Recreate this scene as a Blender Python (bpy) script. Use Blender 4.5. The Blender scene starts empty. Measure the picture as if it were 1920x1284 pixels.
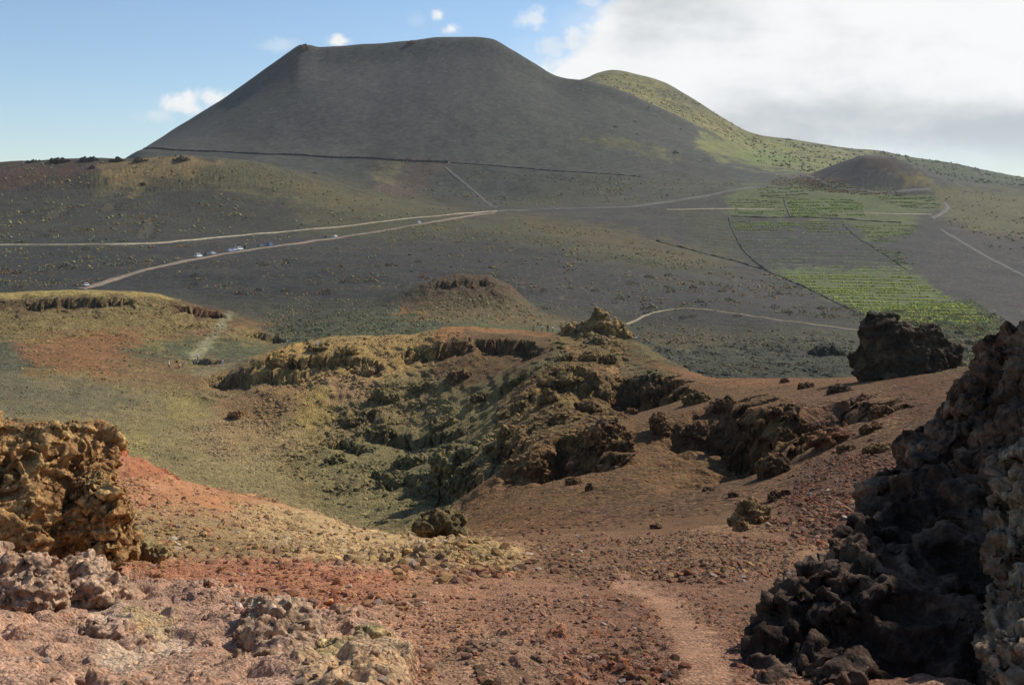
import bpy, bmesh, math, random, time
import numpy as np
from mathutils import Vector, Matrix
T0 = time.time()
rng = np.random.default_rng(7)
random.seed(7)
R = math.radians
# ------------------------------------------------------------------ camera, sky, sun
F, HZ, CX = 2059.0, 420.0, 960.0           # focal length, eye level and centre, in photo pixels
scene = bpy.context.scene
C = scene.collection
cam_d = bpy.data.cameras.new('camera'); cam = bpy.data.objects.new('camera', cam_d); C.objects.link(cam)
cam_d.sensor_width = 36.0; cam_d.lens = F/1920*36; cam_d.shift_y = -(642-HZ)/1920
cam_d.clip_start = 0.2; cam_d.clip_end = 20000
cam.location = (0, 0, 0); cam.rotation_euler = (R(90), 0, 0)
scene.camera = cam
scene.view_settings.view_transform = 'Standard'; scene.view_settings.look = 'None'
scene.view_settings.exposure = 0.0; scene.view_settings.gamma = 1
SUN_AZ, SUN_EL = 54.0, 42.0                 # degrees to the right of the view, and up
sd = Vector((math.sin(R(SUN_AZ))*math.cos(R(SUN_EL)), math.cos(R(SUN_AZ))*math.cos(R(SUN_EL)), math.sin(R(SUN_EL))))
sl = bpy.data.lights.new('sun', 'SUN'); sl.energy = 5.0; sl.angle = R(0.5); sl.color = (1, 0.95, 0.87)
so = bpy.data.objects.new('sun', sl); C.objects.link(so)
so.rotation_euler = (-sd).to_track_quat('-Z', 'Y').to_euler(); so.location = (0, 0, 400)

class NT:
    def __init__(s, tree): s.t = tree; s.n = tree.nodes; s.l = tree.links
    def new(s, typ, **kw):
        n = s.n.new(typ)
        for k, v in kw.items():
            if k.startswith('i_'):
                n.inputs[k[2:].replace('_', ' ')].default_value = v
            else: setattr(n, k, v)
        return n
    def link(s, a, b): s.l.new(a, b)
    def math(s, op, a, b=None, c=None, clamp=False):
        n = s.n.new('ShaderNodeMath'); n.operation = op; n.use_clamp = clamp
        for i, v in enumerate((a, b, c)):
            if v is None: continue
            if isinstance(v, (int, float)): n.inputs[i].default_value = v
            else: s.l.new(v, n.inputs[i])
        return n.outputs[0]
    def ramp(s, fac, a, b, lo=0.0, hi=1.0, smooth=True):
        n = s.n.new('ShaderNodeMapRange'); n.interpolation_type = 'SMOOTHSTEP' if smooth else 'LINEAR'
        s.l.new(fac, n.inputs['Value'])
        for k, v in zip(('From Min', 'From Max', 'To Min', 'To Max'), (a, b, lo, hi)): n.inputs[k].default_value = v
        return n.outputs[0]
    def mixc(s, f, a, b, mode='MIX'):
        n = s.n.new('ShaderNodeMix'); n.data_type = 'RGBA'; n.blend_type = mode
        for i, v in ((0, f), (6, a), (7, b)):
            if isinstance(v, (int, float)): n.inputs[i].default_value = v
            elif isinstance(v, tuple): n.inputs[i].default_value = v if len(v) == 4 else (*v, 1)
            else: s.l.new(v, n.inputs[i])
        return n.outputs[2]
def lin(c):
    c = np.asarray(c, float)/255.0
    return np.where(c <= 0.04045, c/12.92, ((c+0.055)/1.055)**2.4)
def linc(r, g, b): return tuple(float(v) for v in lin((r, g, b)))

def build_world():
    w = bpy.data.worlds.new('World'); scene.world = w; w.use_nodes = True
    T = NT(w.node_tree); T.n.clear()
    out = T.new('ShaderNodeOutputWorld'); bg = T.new('ShaderNodeBackground')
    sky = T.new('ShaderNodeTexSky'); sky.sky_type = 'NISHITA'; sky.sun_disc = False
    sky.sun_elevation = R(SUN_EL); sky.sun_rotation = R(SUN_AZ); sky.altitude = 450
    sky.air_density = 1.0; sky.dust_density = 0.3; sky.ozone_density = 2.2
    tc = T.new('ShaderNodeTexCoord'); sep = T.new('ShaderNodeSeparateXYZ'); T.link(tc.outputs['Generated'], sep.inputs[0])
    yy = T.math('MAXIMUM', sep.outputs[1], 0.05)
    s = T.math('DIVIDE', sep.outputs[0], yy); t = T.math('DIVIDE', sep.outputs[2], yy)
    front = T.ramp(sep.outputs[1], 0.1, 0.35)
    comb = T.new('ShaderNodeCombineXYZ'); T.link(s, comb.inputs[0]); T.link(t, comb.inputs[1])
    def noise(scale, detail, rough, stretch=(1, 1, 1), off=(0, 0, 0)):
        m = T.new('ShaderNodeMapping'); m.inputs['Scale'].default_value = stretch; m.inputs['Location'].default_value = off
        T.link(comb.outputs[0], m.inputs[0])
        n = T.new('ShaderNodeTexNoise'); n.inputs['Scale'].default_value = scale; n.inputs['Detail'].default_value = detail
        n.inputs['Roughness'].default_value = rough; T.link(m.outputs[0], n.inputs['Vector']); return n.outputs['Fac']
    n1 = noise(9, 9, 0.62, (1, 1.3, 1)); n1c = T.math('SUBTRACT', n1, 0.5)
    S = lambda px: (px-CX)/F
    Tt = lambda py: (HZ-py)/F
    # the big cloud bank to the right: its edge leans
    e = T.math('ADD', s, T.math('MULTIPLY', t, -0.95))
    e = T.math('SUBTRACT', e, S(1130)-0.95*Tt(0))
    e = T.math('ADD', e, T.math('MULTIPLY', n1c, 0.16))
    big = T.ramp(e, -0.014, 0.022)
    wisp = T.math('MULTIPLY', T.ramp(e, -0.05, 0.02), 0.35)
    big = T.math('MAXIMUM', big, wisp)
    # it thins to pale haze low on the far right
    low = T.math('ADD', t, T.math('MULTIPLY', n1c, 0.03))
    low = T.ramp(low, Tt(330), Tt(235))
    low = T.math('MAXIMUM', low, T.ramp(s, S(1850), S(1500)))
    big = T.math('MULTIPLY', big, T.math('ADD', T.math('MULTIPLY', low, 0.45), 0.55))
    puffs = None
    nn = noise(26, 8, 0.6)
    for (px, py, rx, ry, a) in [(345, 198, 62, 26, .85), (395, 185, 42, 20, .75), (300, 215, 45, 14, .35), (640, 78, 32, 13, .9), (823, 28, 15, 17, .75), (846, 54, 28, 15, .75),
                                (1004, 36, 32, 24, .55), (1105, 6, 30, 12, .5), (530, 86, 36, 16, .28), (780, 36, 20, 18, .12), (1030, 95, 40, 26, .5), (1075, 75, 22, 30, .7)]:
        dx = T.math('MULTIPLY', T.math('SUBTRACT', s, S(px)), F/rx); dy = T.math('MULTIPLY', T.math('SUBTRACT', t, Tt(py)), F/ry)
        d = T.math('SQRT', T.math('ADD', T.math('MULTIPLY', dx, dx), T.math('MULTIPLY', dy, dy)))
        d = T.math('ADD', d, T.math('MULTIPLY', T.math('SUBTRACT', nn, 0.5), -4.4))
        m = T.math('MULTIPLY', T.ramp(d, 1.2, 0.25), min(a*1.15, 1))
        puffs = m if puffs is None else T.math('MAXIMUM', puffs, m)
    mask = T.math('MULTIPLY', T.math('MULTIPLY', T.math('MAXIMUM', big, puffs), front), T.ramp(t, -0.06, -0.01))
    # light and grey bellies inside the cloud
    band = noise(3.2, 6, 0.55, (1, 3.2, 1), (3.1, 0.7, 0)); soft = noise(7, 8, 0.55, (1, 1.4, 1), (1.3, 2.2, 0))
    hgt = T.ramp(t, Tt(290), Tt(120), 0.0, 1.0)
    tone = T.math('ADD', T.math('MULTIPLY', T.math('SUBTRACT', band, 0.5), 2.6), T.math('MULTIPLY', T.math('SUBTRACT', soft, 0.5), 1.5))
    tone = T.math('ADD', tone, T.math('ADD', T.math('MULTIPLY', hgt, 0.62), 0.3))
    belly = T.math('MULTIPLY', T.ramp(T.math('ADD', t, T.math('MULTIPLY', n1c, 0.05)), Tt(300), Tt(235)), T.ramp(T.math('ADD', t, T.math('MULTIPLY', n1c, 0.05)), Tt(120), Tt(215)))
    tone = T.math('SUBTRACT', tone, T.math('MULTIPLY', T.math('MULTIPLY', belly, T.ramp(s, S(1230), S(1420))), 0.42))
    fine = noise(16, 8, 0.62, (1, 1.2, 1), (5, 3, 0)); tone = T.math('ADD', tone, T.math('MULTIPLY', T.math('SUBTRACT', fine, 0.5), 0.7))
    tone = T.ramp(tone, -0.15, 1.15)
    ccol = T.mixc(tone, (*linc(192, 199, 203), 1), (*linc(250, 251, 251), 1))
    skyc = T.mixc(1.0, sky.outputs[0], (SKY_K, SKY_K, SKY_K, 1), 'MULTIPLY')
    hs = T.new('ShaderNodeHueSaturation'); hs.inputs['Saturation'].default_value = 1.05; T.link(skyc, hs.inputs['Color']); skyc = hs.outputs[0]
    fin = T.mixc(mask, skyc, T.mixc(1.0, ccol, (1/WORLD_K,)*3, 'MULTIPLY'))
    T.link(fin, bg.inputs['Color']); bg.inputs['Strength'].default_value = WORLD_K
    T.link(bg.outputs[0], out.inputs[0])
HAZE = 0.000045
WORLD_K = 0.1; SKY_K = 1.32
build_world()

# ------------------------------------------------------------------ noise
PERM = rng.permutation(256).astype(np.int32); PERM = np.concatenate([PERM, PERM])
G2 = np.stack([np.cos(np.arange(256)*2.399963), np.sin(np.arange(256)*2.399963)], 1).astype(np.float32)
_g = rng.normal(size=(256, 3)); G3 = (_g/np.linalg.norm(_g, axis=1)[:, None]).astype(np.float32)
RT = rng.random((256, 3)).astype(np.float32)
def fade(t): return t*t*t*(t*(t*6-15)+10)
def noise2(x, y, seed=0):
    xf = np.floor(x); yf = np.floor(y); xi = (xf.astype(np.int64)+seed*37) & 255; yi = yf.astype(np.int64) & 255
    dx = (x-xf).astype(np.float32); dy = (y-yf).astype(np.float32)
    u = fade(dx); v = fade(dy); r = []
    for ox in (0, 1):
        a = PERM[(xi+ox) & 255]
        for oy in (0, 1):
            g = G2[PERM[(a+yi+oy) & 255]]
            r.append(g[..., 0]*(dx-ox)+g[..., 1]*(dy-oy))
    return ((r[0]*(1-v)+r[1]*v)*(1-u)+(r[2]*(1-v)+r[3]*v)*u)*1.5
def noise3(p, seed=0):
    pf = np.floor(p); pi = pf.astype(np.int64) & 255; d = (p-pf).astype(np.float32); u = fade(d); out = 0
    for ox in (0, 1):
        a = PERM[(pi[:, 0]+seed*37+ox) & 255]; wx = u[:, 0] if ox else 1-u[:, 0]
        for oy in (0, 1):
            b = PERM[(a+pi[:, 1]+oy) & 255]; wy = wx*(u[:, 1] if oy else 1-u[:, 1])
            for oz in (0, 1):
                g = G3[PERM[(b+pi[:, 2]+oz) & 255]]
                out = out+wy*(u[:, 2] if oz else 1-u[:, 2])*(g[:, 0]*(d[:, 0]-ox)+g[:, 1]*(d[:, 1]-oy)+g[:, 2]*(d[:, 2]-oz))
    return out*1.5
def fbm3(p, octs=4, gain=0.5, seed=0):
    s = 0; a = 1
    for k in range(octs): s = s+a*noise3(p*(2.03**k)+k*17.3, seed+k); a *= gain
    return s
def worley2(x, y, seed=0):
    xf = np.floor(x).astype(np.int64); yf = np.floor(y).astype(np.int64)
    f1 = np.full(x.shape, 9.0, np.float32); f2 = f1.copy(); ids = np.zeros(x.shape, np.int32)
    for ox in (-1, 0, 1):
        for oy in (-1, 0, 1):
            cx = xf+ox; cy = yf+oy; h = PERM[(PERM[(cx+seed*37) & 255]+cy) & 255]; r = RT[h]
            d = np.hypot(cx+r[..., 0]-x, cy+r[..., 1]-y).astype(np.float32)
            c = d < f1; f2 = np.where(c, f1, np.minimum(f2, d)); ids = np.where(c, h, ids); f1 = np.where(c, d, f1)
    return f1, f2, ids
def worley3(p, seed=0):
    pf = np.floor(p).astype(np.int64); f1 = np.full(len(p), 9.0, np.float32); f2 = f1.copy(); ids = np.zeros(len(p), np.int32)
    for ox in (-1, 0, 1):
        for oy in (-1, 0, 1):
            for oz in (-1, 0, 1):
                c3 = pf+(ox, oy, oz); h = PERM[(PERM[(PERM[(c3[:, 0]+seed*37) & 255]+c3[:, 1]) & 255]+c3[:, 2]) & 255]
                d = np.sqrt((((c3+RT[h])-p)**2).sum(1)).astype(np.float32)
                c = d < f1; f2 = np.where(c, f1, np.minimum(f2, d)); ids = np.where(c, h, ids); f1 = np.where(c, d, f1)
    return f1, f2, ids
def sstep(a, b, x):
    t = np.clip((x-a)/(b-a), 0, 1); return t*t*(3-2*t)

# ------------------------------------------------------------------ the lie of the land: ridge and valley lines (bearing, distance, drop)
LINES = [
 [(-500, 2.5, 1900), (2420, 2.5, 1900)],
 [(-500, 7, 1330), (2420, 7, 1330)],
 [(-500, 12, 1170), (0, 12, 1180), (480, 12, 1165), (700, 12, 1175), (960, 12, 1190), (1300, 12, 1182), (1500, 12, 1190), (2420, 12, 1210)],
 [(-500, 20, 1050), (0, 20, 1055), (480, 20, 1062), (800, 20, 1070), (1150, 20, 1085), (1400, 20, 1088), (1600, 20, 1085), (2420, 20, 1060)],
 [(-500, 32, 930), (0, 32, 930), (240, 32, 950), (400, 32, 985), (560, 32, 1010), (860, 32, 1028), (1150, 32, 1022), (1400, 32, 1005), (1600, 32, 975), (1800, 32, 930), (2420, 32, 900)],
 [(-500, 44, 790), (0, 44, 795), (180, 45, 838), (255, 45, 862), (330, 46, 893), (400, 47, 915), (480, 48, 938), (560, 48, 962), (700, 46, 1000), (860, 44, 1012), (1000, 45, 1000), (1200, 45, 976), (1400, 45, 948), (1550, 45, 905), (1700, 45, 848), (1850, 45, 790), (2420, 45, 740)],
 [(-500, 85, 1030), (480, 85, 1050), (700, 85, 1040), (860, 80, 1000), (1000, 75, 950), (1200, 72, 905), (1400, 70, 862), (1550, 68, 812), (1700, 66, 768), (1850, 62, 742), (2420, 60, 700)],
 [(-500, 150, 930), (0, 150, 940), (240, 150, 950), (480, 150, 985), (600, 150, 1000), (700, 150, 992), (800, 145, 955), (860, 135, 925), (930, 122, 890), (1000, 113, 865), (1200, 108, 818), (1350, 104, 788), (1500, 98, 765), (1650, 92, 738), (1800, 84, 722), (2420, 80, 690)],
 [(-500, 210, 790), (0, 210, 790), (240, 210, 800), (480, 210, 822), (640, 210, 835), (760, 210, 830), (840, 208, 800), (920, 205, 755), (1000, 200, 705), (1060, 195, 690), (1120, 188, 700), (1200, 165, 738), (1350, 136, 738), (1500, 122, 728), (1650, 112, 718), (1800, 98, 706), (2420, 90, 670)],
 [(-500, 260, 700), (0, 260, 694), (300, 262, 700), (420, 262, 694), (470, 262, 672), (510, 262, 655), (560, 262, 643), (640, 262, 632), (760, 264, 630), (810, 264, 622), (850, 265, 613), (900, 266, 615), (1000, 266, 622), (1050, 264, 626), (1085, 262, 630), (1130, 258, 632), (1180, 250, 638), (1230, 222, 664), (1290, 190, 696), (1350, 170, 710), (1450, 150, 709), (1600, 132, 706), (1750, 118, 700), (1850, 104, 690), (1950, 96, 680), (2420, 90, 660)],
 [(-500, 300, 660), (0, 300, 640), (200, 300, 655), (300, 300, 660), (420, 300, 668), (480, 300, 665), (560, 296, 660), (700, 296, 650), (850, 296, 640), (1000, 296, 645), (1130, 294, 650), (1200, 280, 700), (1300, 240, 745), (1450, 220, 770), (1600, 210, 790), (1850, 200, 800), (2420, 200, 800)],
 [(-500, 335, 600), (0, 335, 600), (200, 335, 606), (330, 335, 628), (420, 335, 630), (520, 335, 645), (620, 335, 628), (700, 335, 618), (850, 335, 608), (1000, 335, 618), (1130, 330, 630), (1200, 318, 668), (1300, 305, 704), (1350, 302, 712), (1500, 300, 710), (1600, 298, 704), (1750, 295, 690), (1900, 290, 680), (2420, 290, 670)],
 [(-500, 380, 555), (0, 380, 548), (150, 380, 544), (240, 380, 546), (290, 380, 550), (350, 380, 566), (400, 380, 580), (450, 380, 592), (520, 375, 604), (640, 372, 592), (750, 370, 586), (870, 370, 580), (1000, 370, 596), (1100, 370, 612), (1200, 366, 636), (1350, 362, 648), (1600, 365, 650), (1900, 360, 658), (2420, 360, 660)],
 [(-500, 415, 570), (0, 415, 560), (150, 415, 558), (290, 412, 560), (430, 408, 578), (560, 408, 580), (700, 405, 570), (750, 402, 552), (800, 402, 529), (840, 402, 518), (870, 402, 515), (910, 402, 517), (945, 402, 530), (985, 402, 562), (1020, 402, 590), (1100, 402, 603), (1200, 402, 612), (1350, 402, 610), (1500, 402, 612), (1650, 402, 622), (1900, 400, 640), (2420, 400, 650)],
 [(-500, 450, 550), (0, 450, 541), (160, 450, 541), (300, 450, 546), (500, 450, 553), (700, 450, 545), (780, 450, 540), (870, 452, 545), (980, 450, 563), (1100, 450, 575), (1200, 450, 585), (1350, 450, 577), (1500, 450, 590), (1650, 450, 600), (1900, 450, 620), (2420, 450, 640)],
 [(-500, 520, 510), (0, 520, 505), (300, 520, 504), (500, 520, 502), (700, 520, 500), (870, 520, 508), (1100, 520, 530), (1350, 520, 545), (1500, 520, 560), (1620, 520, 568), (1800, 520, 580), (1920, 520, 590), (2420, 520, 600)],
 [(-500, 620, 470), (0, 620, 460), (200, 620, 457), (400, 620, 462), (640, 620, 466), (870, 620, 472), (1100, 620, 482), (1300, 620, 500), (1500, 620, 522), (1650, 620, 528), (1800, 620, 535), (1920, 620, 545), (2420, 620, 560)],
 [(-500, 760, 425), (0, 760, 412), (200, 760, 414), (400, 760, 428), (640, 760, 431), (800, 760, 425), (930, 760, 432), (1100, 760, 444), (1280, 760, 464), (1400, 760, 476), (1600, 760, 470), (1750, 760, 468), (1920, 760, 480), (2420, 760, 500)],
 [(-500, 900, 375), (0, 900, 362), (200, 900, 358), (400, 900, 358), (600, 900, 384), (750, 900, 396), (930, 900, 400), (1100, 900, 406), (1300, 900, 420), (1500, 900, 424), (1700, 900, 420), (1920, 900, 425), (2420, 900, 430)],
 [(-500, 1000, 330), (0, 1000, 304), (80, 1000, 300), (150, 1000, 297), (240, 1000, 298), (330, 1000, 291), (400, 1000, 296), (470, 1000, 303), (560, 1000, 324), (640, 1000, 350), (760, 1000, 380), (870, 1000, 391), (930, 1000, 391), (1100, 1000, 386), (1300, 1000, 384), (1500, 1000, 388), (1700, 1000, 388), (1920, 1000, 390), (2420, 1000, 390)],
 [(-500, 1090, 360), (0, 1090, 340), (200, 1090, 325), (330, 1090, 312), (470, 1090, 315), (560, 1090, 320), (640, 1090, 336), (760, 1090, 360), (870, 1090, 374), (930, 1090, 380), (1100, 1090, 372), (1300, 1090, 360), (1420, 1090, 354), (1600, 1090, 358), (1750, 1090, 360), (1920, 1090, 368), (2420, 1090, 370)],
 [(-500, 1180, 420), (0, 1180, 410), (180, 1180, 350), (240, 1180, 294), (270, 1180, 280), (500, 1180, 291), (700, 1180, 298), (840, 1180, 303), (1000, 1180, 316), (1200, 1180, 330), (1300, 1180, 335), (1450, 1180, 336), (1600, 1180, 336), (1750, 1180, 340), (1920, 1180, 348), (2420, 1180, 360)],
 'VOLC_MID',
 'VOLC_PRE',
 [(-500, 1500, 440), (100, 1500, 430), (200, 1500, 332), (240, 1500, 298), (270, 1500, 279), (300, 1500, 260), (350, 1500, 228), (400, 1500, 196), (450, 1500, 163), (500, 1500, 127), (540, 1500, 98), (565, 1500, 84), (580, 1500, 85), (600, 1500, 89), (680, 1500, 83), (770, 1500, 76), (840, 1500, 70), (895, 1500, 69), (920, 1500, 72), (960, 1500, 94), (1000, 1500, 118), (1050, 1500, 144), (1100, 1500, 152), (1150, 1500, 164), (1200, 1500, 184), (1250, 1500, 207), (1300, 1500, 233), (1350, 1500, 256), (1400, 1500, 277), (1450, 1500, 298), (1500, 1500, 308), (1600, 1500, 316), (1700, 1500, 325), (1920, 1500, 345), (2420, 1500, 380)],
 [(-500, 1650, 460), (200, 1650, 440), (400, 1650, 330), (600, 1650, 190), (900, 1650, 170), (1000, 1650, 190), (1050, 1650, 172), (1100, 1650, 166), (1150, 1650, 170), (1200, 1650, 186), (1300, 1650, 228), (1400, 1650, 270), (1450, 1650, 284), (1500, 1650, 290), (1600, 1650, 298), (1700, 1650, 310), (1920, 1650, 343), (2420, 1650, 390)],
 [(-500, 1900, 470), (600, 1900, 420), (900, 1900, 300), (1000, 1900, 200), (1050, 1900, 160), (1100, 1900, 146), (1122, 1900, 137), (1150, 1900, 132), (1190, 1900, 138), (1230, 1900, 148), (1300, 1900, 185), (1350, 1900, 217), (1400, 1900, 246), (1440, 1900, 256), (1500, 1900, 263), (1560, 1900, 273), (1600, 1900, 279), (1650, 1900, 283), (1700, 1900, 293), (1750, 1900, 300), (1800, 1900, 309), (1860, 1900, 322), (1920, 1900, 334), (2420, 1900, 410)],
 [(-500, 2400, 480), (1000, 2400, 420), (1200, 2400, 300), (1500, 2400, 350), (1920, 2400, 400), (2420, 2400, 460)],
 [(-500, 3200, 520), (2420, 3200, 520)],
]
def pchip_slopes(x, y):
    h = np.diff(x, axis=0); d = np.diff(y, axis=0)/h; m = np.zeros_like(y)
    w1 = 2*h[1:]+h[:-1]; w2 = h[1:]+2*h[:-1]; ok = d[1:]*d[:-1] > 0
    with np.errstate(all='ignore'): hm = (w1+w2)/(w1/d[:-1]+w2/d[1:])
    m[1:-1] = np.where(ok, hm, 0); m[0] = d[0]; m[-1] = d[-1]
    return m
def pchip_eval(x, y, m, xq):
    i = np.clip(np.searchsorted(x, xq)-1, 0, len(x)-2); h = x[i+1]-x[i]; t = (xq-x[i])/h
    return ((1+2*t)*(1-t)**2)*y[i]+t*(1-t)**2*h*m[i]+t*t*(3-2*t)*y[i+1]+t*t*(t-1)*h*m[i+1]
def line_at(L, px):
    a = np.array(L, float)
    if len(a) == 2: return np.interp(px, a[:, 0], a[:, 1]), np.interp(px, a[:, 0], a[:, 2])
    return (pchip_eval(a[:, 0], a[:, 1], pchip_slopes(a[:, 0], a[:, 1]), px), pchip_eval(a[:, 0], a[:, 2], pchip_slopes(a[:, 0], a[:, 2]), px))
def nodes_at(px):
    Y, P = [], []
    res = [None if isinstance(L, str) else line_at(L, px) for L in LINES]
    for j, r in enumerate(res):
        if r is None:                       # keeps the cone's flank straight right up to its rim
            pre = LINES[j] == 'VOLC_PRE'; (Ya, Pa), (Yb, Pb) = res[j-2 if pre else j-1], res[j+1 if pre else j+2]; ks = 0.97 if pre else 0.89
            if not pre: Pb = sum(line_at(LINES[j+2], np.clip(px+d, -500, 2420))[1] for d in range(-90, 91, 15))/13.0; Pb = np.where(px < 300, np.maximum(Pb, res[j+2][1]), Pb)
            Ym = Yb*ks; f = (np.log(Ym)-np.log(Ya))/(np.log(Yb)-np.log(Ya)); r = (Ym, Pa+(Pb-Pa)*(f-(0.035 if ks > .9 else 0.0)))
        Y.append(r[0]); P.append(r[1])
    return np.log(np.array(Y)), np.array(P)
IDX = {'near_rim': 5, 'slope': 6, 'bottom': 7, 'ridge': 9, 'dip': 10, 'valley': 11, 'mound': 12}
COLS = np.concatenate([np.arange(-500, -20, 8), np.arange(-20, 1940, 1.7), np.arange(1940, 2425, 8)]).astype(float)
LY = np.concatenate([np.arange(math.log(3.0), math.log(60), 0.0032), np.arange(math.log(60), math.log(85), 0.0026), np.arange(math.log(85), math.log(200), 0.0018), np.arange(math.log(200), math.log(320), 0.0026), np.arange(math.log(320), math.log(450), 0.004), np.arange(math.log(450), math.log(3000), 0.0052)])
NC, NR = len(COLS), len(LY)
LN, PN = nodes_at(COLS); MN = pchip_slopes(LN, PN)
PYG = np.empty((NR, NC), np.float32)
LAYER = np.empty((NR, NC), np.int8)
for c in range(NC):
    PYG[:, c] = pchip_eval(LN[:, c], PN[:, c], MN[:, c], LY)
    LAYER[:, c] = np.searchsorted(LN[:, c], LY)-1
PXG = np.broadcast_to(COLS.astype(np.float32), (NR, NC)); YG = np.broadcast_to(np.exp(LY).astype(np.float32)[:, None], (NR, NC))
X = ((PXG-CX)/F*YG).astype(np.float32); Z = ((HZ-PYG)/F*YG).astype(np.float32); Yv = YG.copy()
def cast(px, py, y0=3, y1=2900):
    """distance at which the bare land is met, seen along this bearing and drop, between y0 and y1"""
    c = int(np.clip(np.searchsorted(COLS, px), 0, NC-1)); a, b = np.searchsorted(LY, (math.log(y0), math.log(y1)))
    d = PYG[a:b, c]-py; s = np.where((d[:-1] >= 0) & (d[1:] < 0))[0]
    k = a+(int(s[0]) if len(s) else int(np.argmin(np.abs(d)))); return float(math.exp(LY[min(k, NR-1)]))
def world(px, py, Y): return np.array([(px-CX)/F*Y, Y, (HZ-py)/F*Y])
def gidx(px, Y):
    c = np.interp(px, COLS, np.arange(NC)); r = np.interp(np.log(Y), LY, np.arange(NR)); return r, c
def bil(A, px, Y):
    r, c = gidx(px, Y); r0 = np.clip(np.floor(r).astype(int), 0, NR-2); c0 = np.clip(np.floor(c).astype(int), 0, NC-2)
    fr = (r-r0); fc = (c-c0)
    if A.ndim == 3: fr = fr[..., None]; fc = fc[..., None]
    return (A[r0, c0]*(1-fr)*(1-fc)+A[r0+1, c0]*fr*(1-fc)+A[r0, c0+1]*(1-fr)*fc+A[r0+1, c0+1]*fr*fc)
def ground_z(x, y): return bil(Z, CX+np.asarray(x)/np.asarray(y)*F, np.asarray(y))
print('grid', NR, NC, time.time()-T0)

def dome(px, Y, h, r):
    global Z
    cx = (px-CX)/F*Y; d = np.hypot(X-cx, (YG-Y)*0.8)/r; Z += (h*sstep(1, 0, d)).astype(np.float32)
dome(940, 8.7, 0.22, 0.75); dome(860, 24, 0.5, 2.2)
# small cone on the far right and gentle swells, as relief
def bump(px, Y, h, rx, ry, p=2.0, flat=0.0):
    global Z
    cx = (px-CX)/F*Y
    d = np.sqrt(((X-cx)/rx)**2+((YG-Y)/ry)**2)
    k = np.clip(1-d, 0, 1)
    Z += (h*np.minimum(sstep(0, 1, k)*0.35+k*0.65, 1-flat)).astype(np.float32)
bump(1645, 1140, 33, 92, 80, flat=0.16)
PYG = (HZ-Z/YG*F).astype(np.float32)

# ------------------------------------------------------------------ what covers the land: (colour, roughness) patches
COL = np.zeros((NR, NC, 3), np.float32); AMP = np.zeros((NR, NC), np.float32)   # AMP: 0 smooth ash .. 1 broken lava
COB = np.zeros((NR, NC), np.float32)                                           # rubble of cobbles
def setlayer(j0, j1, col, amp, cob=0):
    m = (LAYER >= j0) & (LAYER < j1); COL[m] = lin(col); AMP[m] = amp; COB[m] = cob
setlayer(-1, 3, (170, 128, 104), 0.35, 0.7)
setlayer(3, 5, (165, 124, 88), 0.2, 1.0)
setlayer(5, 9, (122, 108, 74), 0.6, 0.35)
setlayer(9, 12, (92, 90, 66), 0.35, 0.2)
setlayer(12, 14, (82, 80, 68), 0.15)
setlayer(14, 18, (70, 68, 66), 0.03)
setlayer(18, 20, (76, 74, 66), 0.12)
setlayer(20, 25, (84, 85, 79), 0.0)
setlayer(25, 31, (108, 108, 70), 0.05)
WRP1 = noise2(X/YG*60, np.log(YG)*60, 3); WRP2 = noise2(X/YG*60+40, np.log(YG)*60, 5)
WRF1 = noise2(X/YG*260, np.log(YG)*260, 4); WRF2 = noise2(X/YG*260+9, np.log(YG)*260, 6)
def patch(poly, yr, col=None, s=1.0, feather=18, amp=None, cob=None, warp=1.0):
    p = np.array(poly, float); ext = feather+30*warp
    r0, r1 = np.searchsorted(LY, (math.log(yr[0]), math.log(yr[1]))); c0, c1 = np.searchsorted(COLS, (p[:, 0].min()-ext, p[:, 0].max()+ext))
    if r1-r0 < 2 or c1-c0 < 2: return
    sl = (slice(r0, r1), slice(c0, c1))
    px = PXG[sl]+warp*(22*WRP1[sl]+9*WRF1[sl]); py = PYG[sl]+warp*(16*WRP2[sl]+7*WRF2[sl])
    d2 = np.full(px.shape, 1e9, np.float32); ins = np.zeros(px.shape, bool); n = len(p)
    for i in range(n):
        a, b = p[i], p[(i+1) % n]; e = b-a; L = (e**2).sum()+1e-9
        t = np.clip(((px-a[0])*e[0]+(py-a[1])*e[1])/L, 0, 1)
        d2 = np.minimum(d2, (px-a[0]-t*e[0])**2+(py-a[1]-t*e[1])**2)
        if a[1] != b[1]:
            cr = ((a[1] > py) != (b[1] > py)) & (px < (b[0]-a[0])*(py-a[1])/(b[1]-a[1])+a[0]); ins ^= cr
    sd_ = np.sqrt(d2)*np.where(ins, 1, -1); m = sstep(-feather*0.5, feather*0.5, sd_)*s
    if col is not None: COL[sl] += (lin(col).astype(np.float32)-COL[sl])*m[..., None]
    if amp is not None: AMP[sl] += (amp-AMP[sl])*m
    if cob is not None: COB[sl] += (cob-COB[sl])*m
def streak(pts, w, yr, col, s=1.0, feather=None, amp=None, cob=None, warp=0.4):
    p = np.array(pts, float); up = []; dn = []
    for i in range(len(p)):
        a = p[max(i-1, 0)]; b = p[min(i+1, len(p)-1)]; e = (b-a)/np.linalg.norm(b-a); nrm = np.array([-e[1], e[0]])
        ww = w[i] if hasattr(w, '__len__') else w
        up.append(p[i]+nrm*ww/2); dn.append(p[i]-nrm*ww/2)
    patch(up+dn[::-1], yr, col, s, feather or (max(w) if hasattr(w, '__len__') else w)*0.5, amp, cob, warp)

NEAR = (3, 52); CR = (50, 290); MID = (200, 460); FARL = (380, 1100)
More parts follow.
